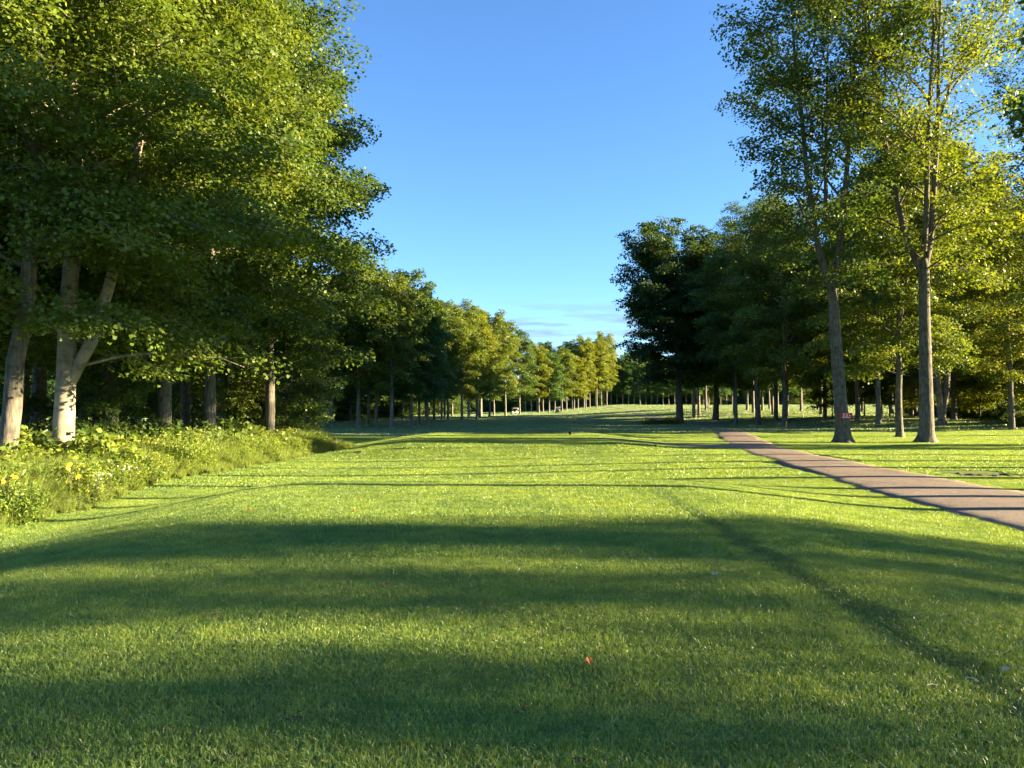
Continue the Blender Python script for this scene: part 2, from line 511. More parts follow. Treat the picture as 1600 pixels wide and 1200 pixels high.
def gn_instances(name, pts, rots, scl, col, label):
    """one stuff object whose points carry instances of the objects in a collection"""
    me = bpy.data.meshes.new(name)
    me.vertices.add(len(pts))
    me.vertices.foreach_set('co', np.asarray(pts, np.float32).ravel())
    a = me.attributes.new('rot', 'FLOAT_VECTOR', 'POINT'); a.data.foreach_set('vector', np.asarray(rots, np.float32).ravel())
    a = me.attributes.new('scl', 'FLOAT_VECTOR', 'POINT'); a.data.foreach_set('vector', np.asarray(scl, np.float32).ravel())
    o = link(name, me)
    ng = bpy.data.node_groups.new(name + '_nodes', 'GeometryNodeTree')
    ng.interface.new_socket('Geometry', in_out='INPUT', socket_type='NodeSocketGeometry')
    ng.interface.new_socket('Geometry', in_out='OUTPUT', socket_type='NodeSocketGeometry')
    n, l = ng.nodes, ng.links
    gi = n.new('NodeGroupInput'); go = n.new('NodeGroupOutput')
    ip = n.new('GeometryNodeInstanceOnPoints')
    ci = n.new('GeometryNodeCollectionInfo')
    ci.inputs['Collection'].default_value = col
    ci.inputs['Separate Children'].default_value = True
    ci.inputs['Reset Children'].default_value = True
    na = n.new('GeometryNodeInputNamedAttribute'); na.data_type = 'FLOAT_VECTOR'; na.inputs['Name'].default_value = 'rot'
    ns = n.new('GeometryNodeInputNamedAttribute'); ns.data_type = 'FLOAT_VECTOR'; ns.inputs['Name'].default_value = 'scl'
    e2r = n.new('FunctionNodeEulerToRotation')
    l.new(na.outputs['Attribute'], e2r.inputs[0])
    l.new(gi.outputs[0], ip.inputs['Points'])
    l.new(ci.outputs[0], ip.inputs['Instance'])
    ip.inputs['Pick Instance'].default_value = True
    l.new(e2r.outputs[0], ip.inputs['Rotation'])
    l.new(ns.outputs['Attribute'], ip.inputs['Scale'])
    l.new(ip.outputs[0], go.inputs[0])
    md = o.modifiers.new('instances', 'NODES')
    md.node_group = ng
    tag(o, label, 'grass', kind='stuff')
    return o


def lawn(name, label, y0, y1, size, n, wdt, hgt, mat, seed, skip=None, lean=0.7, var=0.24, up=0.0):
    for k in range(4):
        col = grass_patch('%s_patch.%03d' % (name, k), size, n, wdt, hgt, seed + k, mat, lean, var)
    g = np.random.default_rng(seed + 50)
    yy = np.arange(y0 + size / 2, y1, size)
    xm = 0.72 * y1 + 4 + size
    xx = np.arange(-math.ceil(xm / size) * size, xm, size)
    X, Y = [a.ravel() for a in np.meshgrid(xx, yy)]
    keep = np.abs(X) < 0.72 * Y + 4 + size
    if skip is not None:
        keep &= ~skip(X, Y, g)
    X, Y = X[keep], Y[keep]
    Z = ground(X, Y)
    e = 0.3 * size
    sxx = (ground(X + e, Y) - ground(X - e, Y)) / (2 * e)
    syy = (ground(X, Y + e) - ground(X, Y - e)) / (2 * e)
    rots = []
    for a, b in zip(sxx, syy):
        qn = Vector((0, 0, 1)).rotation_difference(Vector((-a, -b, 1)))
        e_ = Euler((0, 0, int(g.integers(4)) * math.pi / 2)).to_quaternion()
        rots.append(tuple((qn @ e_).to_euler()))
    # average height under the patch keeps blades seated on convex ground
    sc = np.ones((len(X), 3)); sc[:, 2] = 0.85 + 0.3 * g.random(len(X))
    return gn_instances(name, np.stack([X, Y, Z + up], 1), np.array(rots), sc, col, label)


def skip_path(margin):
    def f(X, Y, g):
        a, b = path_x(Y)
        s = (X > a + margin) & (X < b - margin)
        s |= (soil_mask(X, Y) > 0.25) & (g.random(len(X)) < 0.75)
        return s
    return f


lawn('tee_grass', 'short mown grass of the tee at our feet', 2.2, 8.2, 0.5, 2600, 0.0050, 0.026, BLADE, 10, skip_path(0.0), lean=1.3, up=0.006)
lawn('slope_grass', 'mown grass on the front half of the tee and its slopes', 8.2, 22.2, 1.0, 4200, 0.008, 0.032, BLADE, 20, skip_path(0.45), lean=1.3, var=0.15, up=0.01)
lawn('rough_grass', 'mown grass between the two tees and beside the path', 22.2, 60.2, 2.0, 3600, 0.022, 0.042, BLADE, 30, skip_path(0.3), lean=1.1, var=0.10, up=0.01)
lawn('fairway_grass', 'dewy pale fairway grass stretching away to the far trees', 60.2, 330, 10.0, 4200, 0.10, 0.07, DEWBLADE, 40, skip_path(2.0), lean=1.6, var=0.08)

# ------------------------------------------------------------------ trees
GOLD = 2.399963


def leaf_quads(g, cen, nrm, size, aspect=0.9):
    n = len(cen)
    nrm = nrm / (np.linalg.norm(nrm, axis=1)[:, None] + 1e-9)
    r = g.normal(size=(n, 3))
    u = np.cross(nrm, r); u /= np.linalg.norm(u, axis=1)[:, None] + 1e-9
    v = np.cross(nrm, u)
    L = size[:, None]
    fold = nrm * L * 0.12
    p = np.stack([cen - u * L * 0.5, cen + v * L * 0.5 * aspect + u * L * 0.06 + fold, cen + u * L * 0.5, cen - v * L * 0.5 * aspect + u * L * 0.06 + fold], 1)
    return p.reshape(-1, 3), np.arange(n * 4).reshape(-1, 4)


PROF = {
    'oval': lambda t: np.sqrt(np.clip(np.sin(math.pi * (0.16 + 0.80 * t)), 0.02, 1)),
    'high': lambda t: np.clip(0.5 + 0.75 * t, 0, 1) * np.sqrt(np.clip(1.02 - t ** 3, 0, 1)),
    'full': lambda t: np.sqrt(np.clip(1.04 - t ** 2.2, 0, 1)) * (0.75 + 0.25 * S(0, 0.2, t)),
    'round': lambda t: np.sqrt(np.clip(1 - (2 * (0.08 + 0.92 * t) - 1) ** 2, 0.03, 1)),
}


def gen_tree(name, seed, H, r0, cb, Rm, prof='oval', limbs=30, nleaf=60000, L=0.17, bark=None, forks=(), lean=(0, 0),
             nsub=8, low=5, high=62, clump=0.75, wander=0.15, sides=10, twigwood=True, thin=0.17, leafmat=None, fl=0.28):
    g = np.random.default_rng(seed)
    T = Tubes()
    P = PROF[prof]
    # trunk and leaders
    m = 16
    zt = np.linspace(0, 1, m) ** 1.15
    top = H * 0.93
    wv = np.cumsum(g.normal(0, wander, (m, 2)), 0) * zt[:, None]
    line = np.stack([lean[0] * zt * top + wv[:, 0], lean[1] * zt * top + wv[:, 1], zt * top], 1)
    rad = r0 * (1 - 0.93 * zt ** 0.85) + 0.012
    ph = g.random(3) * 6.28

    def flare(i_, th):
        z = line[np.clip(i_, 0, m - 1).astype(int), 2]
        f = np.exp(-z / (r0 * 1.1))
        return 1 + f * (0.45 + 0.35 * np.cos(5 * th + ph[0]) + 0.15 * np.cos(3 * th + ph[1]))
    # dense low rings so that the root flare shows
    lowz = np.array([-0.25, 0.0, 0.08, 0.2, 0.4, 0.75]) * (r0 / 0.4)
    tz = np.concatenate([lowz, line[line[:, 2] > lowz[-1] + 0.2, 2]])
    full = np.stack([np.interp(tz, line[:, 2], line[:, 0]), np.interp(tz, line[:, 2], line[:, 1]), tz], 1)
    frad = np.interp(tz, line[:, 2], rad)

    def flare2(i_, th):
        z = full[i_.astype(int), 2]
        f = np.exp(-np.clip(z, 0, None) / (r0 * 0.8))
        return 1 + f * (fl + 0.26 * np.cos(5 * th + ph[0]) + 0.5 * fl * np.cos(3 * th + ph[1]))
    leaders = []
    if forks:
        zc = max(f[0] for f in forks) + 0.6
        zmain = [f for f in forks]
        cut = full[:, 2] <= max(f[0] for f in forks) + 0.01
        base_pts, base_rad = full, frad
        main_stop = forks[0][4] if len(forks[0]) > 4 else None
        if main_stop:     # trunk ends in the fork
            keep = full[:, 2] <= main_stop
            base_pts = np.concatenate([full[keep], [[np.interp(main_stop + .1, line[:, 2], line[:, 0]), np.interp(main_stop + .1, line[:, 2], line[:, 1]), main_stop + .25]]])
            base_rad = np.interp(base_pts[:, 2], tz, frad)
            base_rad[-1] *= 0.6
            full = base_pts
        else:
            leaders.append((line, rad))
        T.add(base_pts, base_rad, sides, flare2)
        for f in forks:
            zf, az, spread, frac = f[:4]
            rf = f[5] if len(f) > 5 else 0.7
            s = np.linspace(0, 1, 12)
            x0, y0 = np.interp(zf, line[:, 2], line[:, 0]), np.interp(zf, line[:, 2], line[:, 1])
            out = spread * (s ** 0.62)
            wv = np.cumsum(g.normal(0, wander * 0.9, (12, 2)), 0) * s[:, None]
            fl = np.stack([x0 + math.cos(az) * out + wv[:, 0], y0 + math.sin(az) * out + wv[:, 1], zf + (H * frac - zf) * s], 1)
            fr = np.interp(zf, line[:, 2], rad) * rf * (1 - 0.92 * s ** 0.9) + 0.012
            T.add(fl, fr, max(6, sides - 2))
            leaders.append((fl, fr))
    else:
        leaders.append((line, rad))
        T.add(full, frad, sides, flare2)
    # limbs
    cl, cn, cw = [], [], []
    cx, cy = lean[0] * H * 0.6, lean[1] * H * 0.6
    for i in range(limbs):
        t = (i + 0.2 + 0.6 * g.random()) / limbs
        zend = cb + (H - cb) * t ** 0.92
        ok = [ld for ld in leaders if ld[0][0, 2] < zend - 0.5 and ld[0][-1, 2] > zend - (H - cb) * 0.35] or [max(leaders, key=lambda a: a[0][-1, 2])]
        ld = ok[i % len(ok)]
        az = i * GOLD + g.normal(0, 0.35)
        rr = Rm * float(P(t)) * g.uniform(0.72, 1.1)
        el = R(low + (high - low) * t ** 1.2 + g.normal(0, 5))
        cxx = 0.5 * (np.interp(zend, ld[0][:, 2], ld[0][:, 0]) + np.interp(zend, line[:, 2], line[:, 0]))
        cyy = 0.5 * (np.interp(zend, ld[0][:, 2], ld[0][:, 1]) + np.interp(zend, line[:, 2], line[:, 1]))
        end = np.array([cxx + rr * math.cos(az), cyy + rr * math.sin(az), zend])
        zs = np.clip(zend - rr * math.tan(el), max(ld[0][0, 2] + 0.3, cb * 0.72), ld[0][-1, 2] - 0.1)
        st = np.array([np.interp(zs, ld[0][:, 2], ld[0][:, 0]), np.interp(zs, ld[0][:, 2], ld[0][:, 1]), zs])
        d = end - st
        ln = np.linalg.norm(d)
        s = np.linspace(0, 1, 8)
        bow = np.array([0, 0, 1.0]) * ln * 0.10
        pts = st + d * s[:, None] + bow * (np.sin(s * math.pi) ** 1)[:, None] + g.normal(0, 0.02 * ln, (8, 3)) * (s * (1 - s) * 3)[:, None]
        rl = np.interp(zs, ld[0][:, 2], ld[1])
        lr = min(rl * 0.5, 0.009 * ln + 0.016)
        T.add(pts, lr * (1 - 0.85 * s) + 0.006, 5)
        dh = d / (ln + 1e-9)
        ns_ = max(4, int(nsub * (0.6 + 0.5 * ln / Rm)))
        for k in range(ns_):
            u = 0.28 + 0.72 * (k + g.random()) / ns_
            p0 = np.array([np.interp(u, s, pts[:, c]) for c in range(3)])
            sgn = 1 if k % 2 else -1
            ang = sgn * R(g.uniform(30, 75)) * (1 - 0.5 * (u > 0.9))
            hd = np.array([dh[0] * math.cos(ang) - dh[1] * math.sin(ang), dh[0] * math.sin(ang) + dh[1] * math.cos(ang), dh[2] * 0.6 + g.normal(0.02, 0.22)])
            hd /= np.linalg.norm(hd) + 1e-9
            sl = (0.42 * ln * (1.15 - u) + 0.45) * g.uniform(0.7, 1.2)
            p1 = p0 + hd * sl
            if twigwood:
                pm = (p0 + p1) / 2 + np.array([0, 0, 0.06 * sl])
                T.add([p0, pm, p1], [0.006 + 0.008 * sl, 0.006 + 0.005 * sl, 0.004], 3)
            nk = max(1, int(round(sl / (clump * 0.9))))
            for j in range(nk):
                f = (j + 0.7) / nk
                cl.append(p0 + hd * sl * f + g.normal(0, 0.12, 3) * clump)
                o_ = np.array([hd[0], hd[1], 0]) * 0.45
                cn.append(np.array([0, 0, 1.0]) + o_ + g.normal(0, 0.22, 3))
                cw.append(0.7 + 0.6 * g.random())
    cl, cn, cw = np.array(cl), np.array(cn), np.array(cw)
    cn /= np.linalg.norm(cn, axis=1)[:, None]
    cnt = np.maximum(3, (nleaf * cw / cw.sum())).astype(int)
    idx = np.repeat(np.arange(len(cl)), cnt)
    n = len(idx)
    a = np.cross(cn, np.array([1.0, 0.13, 0])); a /= np.linalg.norm(a, axis=1)[:, None]
    b = np.cross(cn, a)
    rr = np.sqrt(g.random(n)) * clump * (0.75 + 0.5 * cw[idx]); th = g.random(n) * 6.2832
    pos = cl[idx] + a[idx] * (rr * np.cos(th))[:, None] + b[idx] * (rr * np.sin(th))[:, None]
    pos += cn[idx] * (g.normal(0, thin, n) * clump)[:, None]
    pos[:, 2] -= 0.16 * rr ** 2 / clump          # sprays droop towards their rim
    nr = cn[idx] * 0.9 + g.normal(0, 0.45, (n, 3))
    v, q = leaf_quads(g, pos, nr, L * g.uniform(0.65, 1.3, n))
    ct = g.normal(0, 0.13, len(cl))
    tint = np.clip(0.45 + ct[idx] + g.normal(0, 0.13, n), 0, 0.95)
    tint[g.random(n) < 0.006] = 1.0
    wood = T.mesh(name + '_trunk', bark or BARK)
    leaves = mesh_np(name + '_crown', v, q, mat=leafmat or LEAF, tint=np.repeat(tint, 4))
    return wood, leaves


PI = math.pi
KIND = {}
KIND['maple_a'] = gen_tree('maple_a', 1, 25, 0.30, 4.3, 6.6, 'full', 52, 105000, 0.15, low=-3)
KIND['maple_b'] = gen_tree('maple_b', 2, 27, 0.33, 6.5, 7.0, 'oval', 48, 95000, 0.16, lean=(0.02, 0.0))
KIND['maple_c'] = gen_tree('maple_c', 3, 22, 0.25, 4.2, 6.0, 'full', 44, 75000, 0.165)
KIND['beech'] = gen_tree('beech', 4, 25, 0.33, 3.4, 6.8, 'full', 50, 130000, 0.125, bark=PALEBARK, sides=16,
                         forks=((2.9, 0.1, 3.6, 0.84, None, 0.66),), lean=(0.04, 0), wander=0.16, low=-4)
KIND['lean'] = gen_tree('lean', 5, 25, 0.27, 4.2, 6.6, 'full', 48, 125000, 0.125, bark=BARK, lean=(0.10, 0), sides=14, wander=0.38, low=-4)
KIND['silver_a'] = gen_tree('silver_a', 6, 30, 0.40, 8.5, 6.0, 'high', 46, 44000, 0.175, sides=20, fl=0.55,
                            forks=((8.8, 2.9, 2.6, 0.98, 9.3, 0.72), (8.8, 0.2, 1.8, 1.0, 9.3, 0.72), (13.0, 1.2, 2.2, 0.93, 9.3, 0.6)), lean=(-0.055, 0), low=15, wander=0.10, clump=0.7)
KIND['silver_b'] = gen_tree('silver_b', 7, 31, 0.40, 9.0, 7.6, 'high', 46, 38000, 0.175, sides=20, fl=0.5,
                            forks=((9.5, 2.7, 3.4, 0.96, 10.3, 0.72), (9.8, 0.35, 2.6, 1.0, 10.3, 0.72), (11.0, 4.4, 2.4, 0.95, 10.3, 0.6)), low=15, wander=0.10, clump=0.7)
KIND['round'] = gen_tree('round', 8, 27, 0.5, 5.0, 8.0, 'round', 64, 95000, 0.27, low=0, high=70, clump=0.85, sides=14)
KIND['under'] = gen_tree('under', 9, 8.5, 0.08, 1.3, 3.2, 'full', 26, 16000, 0.17, low=0, high=50, clump=0.6)
KIND['tall_a'] = gen_tree('tall_a', 10, 25, 0.30, 6.5, 5.0, 'oval', 34, 26000, 0.30, clump=0.9, sides=8, twigwood=False, bark=GREYBARK)
KIND['tall_b'] = gen_tree('tall_b', 11, 24, 0.27, 5.5, 5.4, 'high', 34, 26000, 0.30, clump=0.9, sides=8, twigwood=False, bark=GREYBARK)
KIND['tall_c'] = gen_tree('tall_c', 12, 22, 0.25, 4.5, 5.0, 'full', 34, 24000, 0.30, clump=0.9, sides=8, twigwood=False, bark=GREYBARK)
KIND['twin'] = gen_tree('twin', 13, 25, 0.36, 8.5, 5.6, 'high', 36, 30000, 0.26, bark=GREYBARK,
                        forks=((0.5, 2.9, 0.7, 0.95, 0.6, 0.8), (0.5, 0.1, 2.0, 1.0, 0.6, 0.8)), lean=(0.05, 0), clump=0.85)
KIND['poplar'] = gen_tree('poplar', 15, 22, 0.2, 1.5, 1.7, 'full', 40, 3900, 0.34, clump=0.8, twigwood=False)
KIND['caster'] = gen_tree('caster', 14, 21, 0.28, 14.2, 4.4, 'oval', 30, 24000, 0.26, clump=0.9, twigwood=False)

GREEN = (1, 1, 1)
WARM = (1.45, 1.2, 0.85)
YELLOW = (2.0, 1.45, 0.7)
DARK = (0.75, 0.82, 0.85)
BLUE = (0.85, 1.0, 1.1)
trees = 0


def tree(kind, x, y, label, name='broadleaf_tree', group=None, rot=0.0, sc=1.0, col=GREEN, sz=None, dz=0.0):
    global trees
    trees += 1
    e = bpy.data.objects.new(name, None)
    C.objects.link(e)
    e.empty_display_size = 0.3
    e.location = (x, y, gz(x, y) + dz)
    e.rotation_euler = (0, 0, rot)
    e.scale = (sc, sc, sz or sc)
    wood, leaves = KIND[kind]
    link('trunk', wood, e)
    c = link('crown', leaves, e)
    c.color = (*col, 1)
    tag(e, label, 'tree', group)
    return e


def px(p, y):
    return (p - 800) / F * y


rg = random.Random(3)

# --- the wood on the left, nearest trees
LG = 'trees along the edge of the left wood'
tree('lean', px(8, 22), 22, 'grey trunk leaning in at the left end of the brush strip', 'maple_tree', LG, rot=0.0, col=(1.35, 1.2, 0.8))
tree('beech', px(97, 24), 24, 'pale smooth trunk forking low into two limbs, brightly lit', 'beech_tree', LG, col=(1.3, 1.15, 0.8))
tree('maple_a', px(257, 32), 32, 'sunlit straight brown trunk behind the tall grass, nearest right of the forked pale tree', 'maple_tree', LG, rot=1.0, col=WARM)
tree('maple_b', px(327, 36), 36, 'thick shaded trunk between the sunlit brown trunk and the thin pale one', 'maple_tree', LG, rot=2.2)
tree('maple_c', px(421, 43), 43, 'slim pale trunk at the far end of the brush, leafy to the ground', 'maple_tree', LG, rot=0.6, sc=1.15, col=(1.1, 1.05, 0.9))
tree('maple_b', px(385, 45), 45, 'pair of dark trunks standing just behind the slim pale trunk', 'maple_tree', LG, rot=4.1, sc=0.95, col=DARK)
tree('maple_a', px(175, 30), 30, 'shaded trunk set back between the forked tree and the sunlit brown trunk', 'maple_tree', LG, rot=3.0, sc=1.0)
GI = 'trees deep inside the left wood'
for (p, y, k, s) in [(-60, 26, 'maple_c', 1.1), (60, 33, 'maple_b', 1.0), (130, 38, 'maple_c', 1.0), (-20, 40, 'maple_a', 1.0), (210, 41, 'maple_c', 0.9),
                     (290, 47, 'maple_a', 0.95), (360, 52, 'maple_b', 0.95), (40, 52, 'maple_b', 1.0), (-110, 42, 'maple_a', 1.0), (150, 56, 'maple_a', 0.9),
                     (-40, 60, 'maple_c', 1.1), (-160, 52, 'maple_b', 1)]:
    tree(k, px(p, y), y, 'dark slender trunk deep in the shade of the left wood', 'maple_tree', GI, rot=rg.random() * 6.28, sc=s * rg.uniform(0.93, 1.05), col=rg.choice([GREEN, DARK, WARM]))
GU = 'saplings under the left wood'
for (p, y, s, lb) in [(140, 30, 0.6, 'low sapling right behind the forked pale tree'), (215, 36, 0.6, 'sapling set back left of the sunlit brown trunk'), (445, 46, 0.85, 'leafy sapling spreading right of the slim pale trunk'),
                      (395, 44, 0.55, 'small sapling just left of the slim pale trunk'), (-30, 28, 0.8, 'sapling at the left edge behind the leaning grey trunk'), (475, 52, 0.6, 'last small sapling where the left wood ends'), (300, 50, 0.6, 'sapling deep between the sunlit brown trunk and the shaded thick one')]:
    tree('under', px(p, y), y, lb, 'sapling', GU, rot=rg.random() * 6.28, sc=s, col=rg.choice([GREEN, WARM, GREEN]))

# --- the middle wood on the left of the fairway
MG = 'trees of the wood along the left of the fairway'
front = [(455, 97, 'tall_a', BLUE), (500, 90, 'tall_b', GREEN), (520, 88, 'tall_c', GREEN), (560, 86, 'tall_a', WARM), (588, 92, 'tall_b', WARM), (612, 84, 'tall_a', WARM),
         (643, 92, 'tall_b', GREEN), (655, 97, 'tall_c', BLUE), (668, 104, 'tall_a', GREEN), (690, 118, 'tall_b', WARM)]
flab = ['far slender tree nearest the parked dark cart', 'slim tree second in the row beside the dark cart', 'slim dark trunk with split lit bark in the middle wood',
        'tall tree with bare pale trunk left of the tallest feathery crown', 'tall feathery crown whose bare trunks catch light halfway up',
        'pale grey trunk standing farthest forward on the fairway edge', 'tree with blue green crown where the middle wood is thickest', 'slim trunk close behind the blue green crown',
        'last slim trunk of the middle wood before its edge turns back', 'dark thin trunk at the bend of the middle wood']
for (p, y, k, c), lb in zip(front, flab):
    tree(k, px(p, y), y, lb, 'broadleaf_tree', MG, rot=rg.random() * 6.28, sc=rg.uniform(0.66, 0.78), col=c)
tree('tall_c', px(745, 150), 150, 'yellowing tree with single slim trunk at the middle of the left fairway edge', 'broadleaf_tree', MG, rot=2, sc=0.95, col=YELLOW)
tree('tall_a', px(722, 140), 140, 'green tree leaning over beside the yellowing one', 'broadleaf_tree', MG, rot=1, sc=0.85, col=WARM)
tree('tall_b', px(700, 132), 132, 'pale olive tall tree left of the yellowing one', 'broadleaf_tree', MG, rot=5, sc=0.85, col=WARM)
tree('tall_b', px(790, 205), 205, 'olive rounded tree behind the white golf cart', 'broadleaf_tree', MG, rot=3, sc=1.05, col=WARM)
tree('tall_a', px(765, 180), 180, 'olive tree between the yellowing tree and the cart', 'broadleaf_tree', MG, rot=2, sc=0.98, col=WARM)
tree('tall_c', px(812, 225), 225, 'dark green tree standing just right of the white golf cart', 'broadleaf_tree', MG, rot=4, sc=1.1, col=GREEN)
MI = 'trees inside the middle wood'
placed = [(px(p, y), y) for p, y, _, _ in front]
tries = 0
while len(placed) < 62 and tries < 4000:
    tries += 1
    y = rg.uniform(90, 235)
    edge = np.interp(y, [84, 95, 118, 150, 205, 225, 260], [-14, -14, -13, -8, -3, 0, 10])
    x = edge - rg.uniform(2, 34) * (1 + (y - 85) / 200)
    if min((x - a) ** 2 + (y - b) ** 2 for a, b in placed) < 26: continue
    if x < -30 - (y - 90) * 0.1 and y > 170: continue
    placed.append((x, y))
    tree(rg.choice(['tall_a', 'tall_b', 'tall_c']), x, y, 'slender trunk in the shaded interior of the middle wood', 'broadleaf_tree', MI, rot=rg.random() * 6.28,
         sc=np.interp(y, [85, 110, 200], [0.70, 0.80, 1.0]) * rg.uniform(0.85, 1.1), sz=np.interp(y, [85, 110, 200], [0.70, 0.80, 1.0]) * rg.uniform(0.82, 1.15), col=rg.choice([GREEN, BLUE, WARM, DARK]))
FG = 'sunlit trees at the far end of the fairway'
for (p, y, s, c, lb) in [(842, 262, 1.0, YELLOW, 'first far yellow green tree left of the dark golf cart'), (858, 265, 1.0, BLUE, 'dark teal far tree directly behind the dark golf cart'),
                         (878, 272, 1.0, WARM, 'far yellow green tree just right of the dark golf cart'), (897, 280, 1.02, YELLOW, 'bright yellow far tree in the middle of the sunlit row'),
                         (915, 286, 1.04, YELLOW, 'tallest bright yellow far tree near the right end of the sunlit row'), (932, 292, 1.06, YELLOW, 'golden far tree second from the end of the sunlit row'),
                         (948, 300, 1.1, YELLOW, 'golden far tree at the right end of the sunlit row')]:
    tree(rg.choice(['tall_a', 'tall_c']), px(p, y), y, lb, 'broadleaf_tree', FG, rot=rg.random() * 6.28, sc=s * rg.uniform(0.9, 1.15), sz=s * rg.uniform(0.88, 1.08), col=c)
for k in range(14):
    y = rg.uniform(275, 330); p = 822 + k * 9.5
    tree(rg.choice(['tall_a', 'tall_b', 'tall_c']), px(p, y), y + 12, 'far tree standing behind the sunlit row at the fairway end', 'broadleaf_tree', 'trees behind the sunlit row', rot=rg.random() * 6.28, sc=rg.uniform(0.95, 1.12), col=rg.choice([WARM, YELLOW, GREEN]))
for k in range(22):
    y = rg.uniform(335, 380); p = 955 + k * 9
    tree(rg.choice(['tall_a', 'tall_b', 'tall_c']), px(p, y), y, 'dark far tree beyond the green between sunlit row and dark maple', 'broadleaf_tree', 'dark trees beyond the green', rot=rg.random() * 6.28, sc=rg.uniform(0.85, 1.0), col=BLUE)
# woods beyond the neighbouring fairway on the left
for k in range(30):
    y = rg.uniform(150, 250); p = -120 + k * 21
    x = px(p, y)
    tree(rg.choice(['tall_a', 'tall_b', 'tall_c']), x, y + 25, 'distant tree across the neighbouring fairway seen between the left trunks', 'broadleaf_tree', 'trees across the neighbouring fairway', rot=rg.random() * 6.28, sc=rg.uniform(0.8, 1.0), sz=None, col=rg.choice([GREEN, BLUE, WARM]))

# --- the grove on the right
RG_ = 'trees of the right grove'
sign_tree = tree('silver_a', px(1317, 44.5), 44.5, 'tall dark trunk carrying the red sign beside the path', 'maple_tree', RG_, col=(1.0, 1.0, 0.95))
tree('silver_b', px(1447, 44), 44, 'thick straight trunk with yellowing crown, nearest right of the red sign', 'maple_tree', RG_, rot=0.1, col=(1.75, 1.4, 0.75))
tree('maple_c', px(1405, 51), 51, 'slim curved trunk between the sign tree and the yellowing one', 'maple_tree', RG_, rot=3.1, sc=0.95, col=WARM)
tree('twin', px(1470, 68), 68, 'twin grey trunks rising from one base behind the yellowing tree', 'maple_tree', RG_, rot=0.0, sc=1.0, col=YELLOW)
tree('maple_c', px(1225, 75), 75, 'leafy tree with low sunlit sprays beside the bend of the path', 'maple_tree', RG_, rot=1.2, sc=1.02, col=WARM)
tree('maple_b', px(1184, 82), 82, 'tree with slightly leaning trunk nearest the bend of the path', 'maple_tree', RG_, rot=2.0, sc=0.92, col=GREEN)
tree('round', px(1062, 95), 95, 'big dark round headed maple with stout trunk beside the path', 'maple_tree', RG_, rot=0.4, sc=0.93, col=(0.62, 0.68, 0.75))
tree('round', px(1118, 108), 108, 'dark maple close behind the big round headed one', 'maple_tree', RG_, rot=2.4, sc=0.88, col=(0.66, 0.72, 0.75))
tree('tall_a', px(1372, 72), 72, 'dark trunk leaning right behind the slim curved trunk', 'maple_tree', RG_, rot=1.5, sc=0.9, col=GREEN)
tree('tall_b', px(1340, 80), 80, 'black shaded trunks showing right behind the sign tree', 'maple_tree', RG_, rot=2.5, sc=0.95, col=GREEN)
tree('maple_a', px(1490, 76), 76, 'straight dark trunk just right of the twin grey trunks', 'maple_tree', RG_, rot=0.2, sc=0.9, col=WARM)
tree('silver_b', px(1690, 52), 52, 'dark leafy crown hanging into the upper right corner', 'maple_tree', RG_, rot=2.6, sc=1.0, col=(1.05, 1.05, 0.9))
RI = 'trees deep in the right grove'
pl = [(px(p, y), y) for p, y in [(1062, 95), (1118, 108), (1184, 82), (1225, 75), (1340, 80), (1372, 72), (1490, 76), (1470, 68)]]
tries = 0
nr = 0
while nr < 34 and tries < 5000:
    tries += 1
    y = rg.uniform(88, 190)
    x = rg.uniform(25, 64)
    a, b = path_x(y)
    if a - 2.5 < x < b + 2.5: continue
    if x < np.interp(y, [88, 120, 190], [25, 28, 44]): continue
    if min((x - a_) ** 2 + (y - b_) ** 2 for a_, b_ in pl) < 30: continue
    pl.append((x, y)); nr += 1
    tree(rg.choice(['tall_a', 'tall_b', 'tall_c']), x, y, 'slender dark trunk in the depth of the right grove', 'maple_tree', RI, rot=rg.random() * 6.28, sc=rg.uniform(0.85, 1.0), col=rg.choice([GREEN, WARM, DARK, GREEN]))
for (p, y, s, lb) in [(1300, 95, 1.0, 'sunlit sapling left of the sign tree deep behind it'), (1390, 92, 1.1, 'sapling showing behind the slim curved trunk'), (1440, 86, 1.0, 'sapling hidden partly by the thick yellowing tree'),
                      (1530, 80, 1.2, 'bright sapling right of the straight dark trunk'), (1570, 76, 1.2, 'bright sapling near the right edge, second from it'), (1620, 70, 1.2, 'bright sapling cut by the right edge'),
                      (1500, 92, 1.1, 'sapling glowing behind the twin grey trunks'), (1350, 100, 1.2, 'sapling far behind the black trunks of the sign tree'), (1600, 88, 1.3, 'tall sapling behind the bright one at the right edge'),
                      (1545, 96, 1.3, 'tall sapling in the bright gap right of the twin trunks'), (1655, 62, 1.1, 'sapling beyond the right edge of the lit turf'), (1470, 100, 1.3, 'farthest sapling between yellowing tree and twin trunks')]:
    tree('under', px(p, y), y, lb, 'sapling', 'saplings behind the right grove', rot=rg.random() * 6.28, sc=s, col=rg.choice([WARM, YELLOW, YELLOW]))
for (p, y, k, c, lb) in [(1560, 84, 'maple_c', YELLOW, 'yellowish leafy tree right of the twin trunks'), (1610, 78, 'maple_a', WARM, 'leafy tree cut by the right edge at mid height'), (1530, 100, 'maple_b', WARM, 'green tree far behind the yellowish one'),
                         (1580, 60, 'maple_c', YELLOW, 'nearest yellowish tree overhanging the right edge of the turf'), (1430, 105, 'maple_a', WARM, 'background tree between slim curved trunk and yellowing tree'),
                         (1640, 95, 'maple_b', GREEN, 'dark background tree at the right edge'), (1690, 66, 'maple_a', WARM, 'tree beyond the right edge whose branches reach in')]:
    tree(k, px(p, y), y, lb, 'maple_tree', 'trees at the right edge', rot=rg.random() * 6.28, sc=rg.uniform(0.85, 1.0), col=c)  # yellow tints stand in for bright sunlight on these crowns

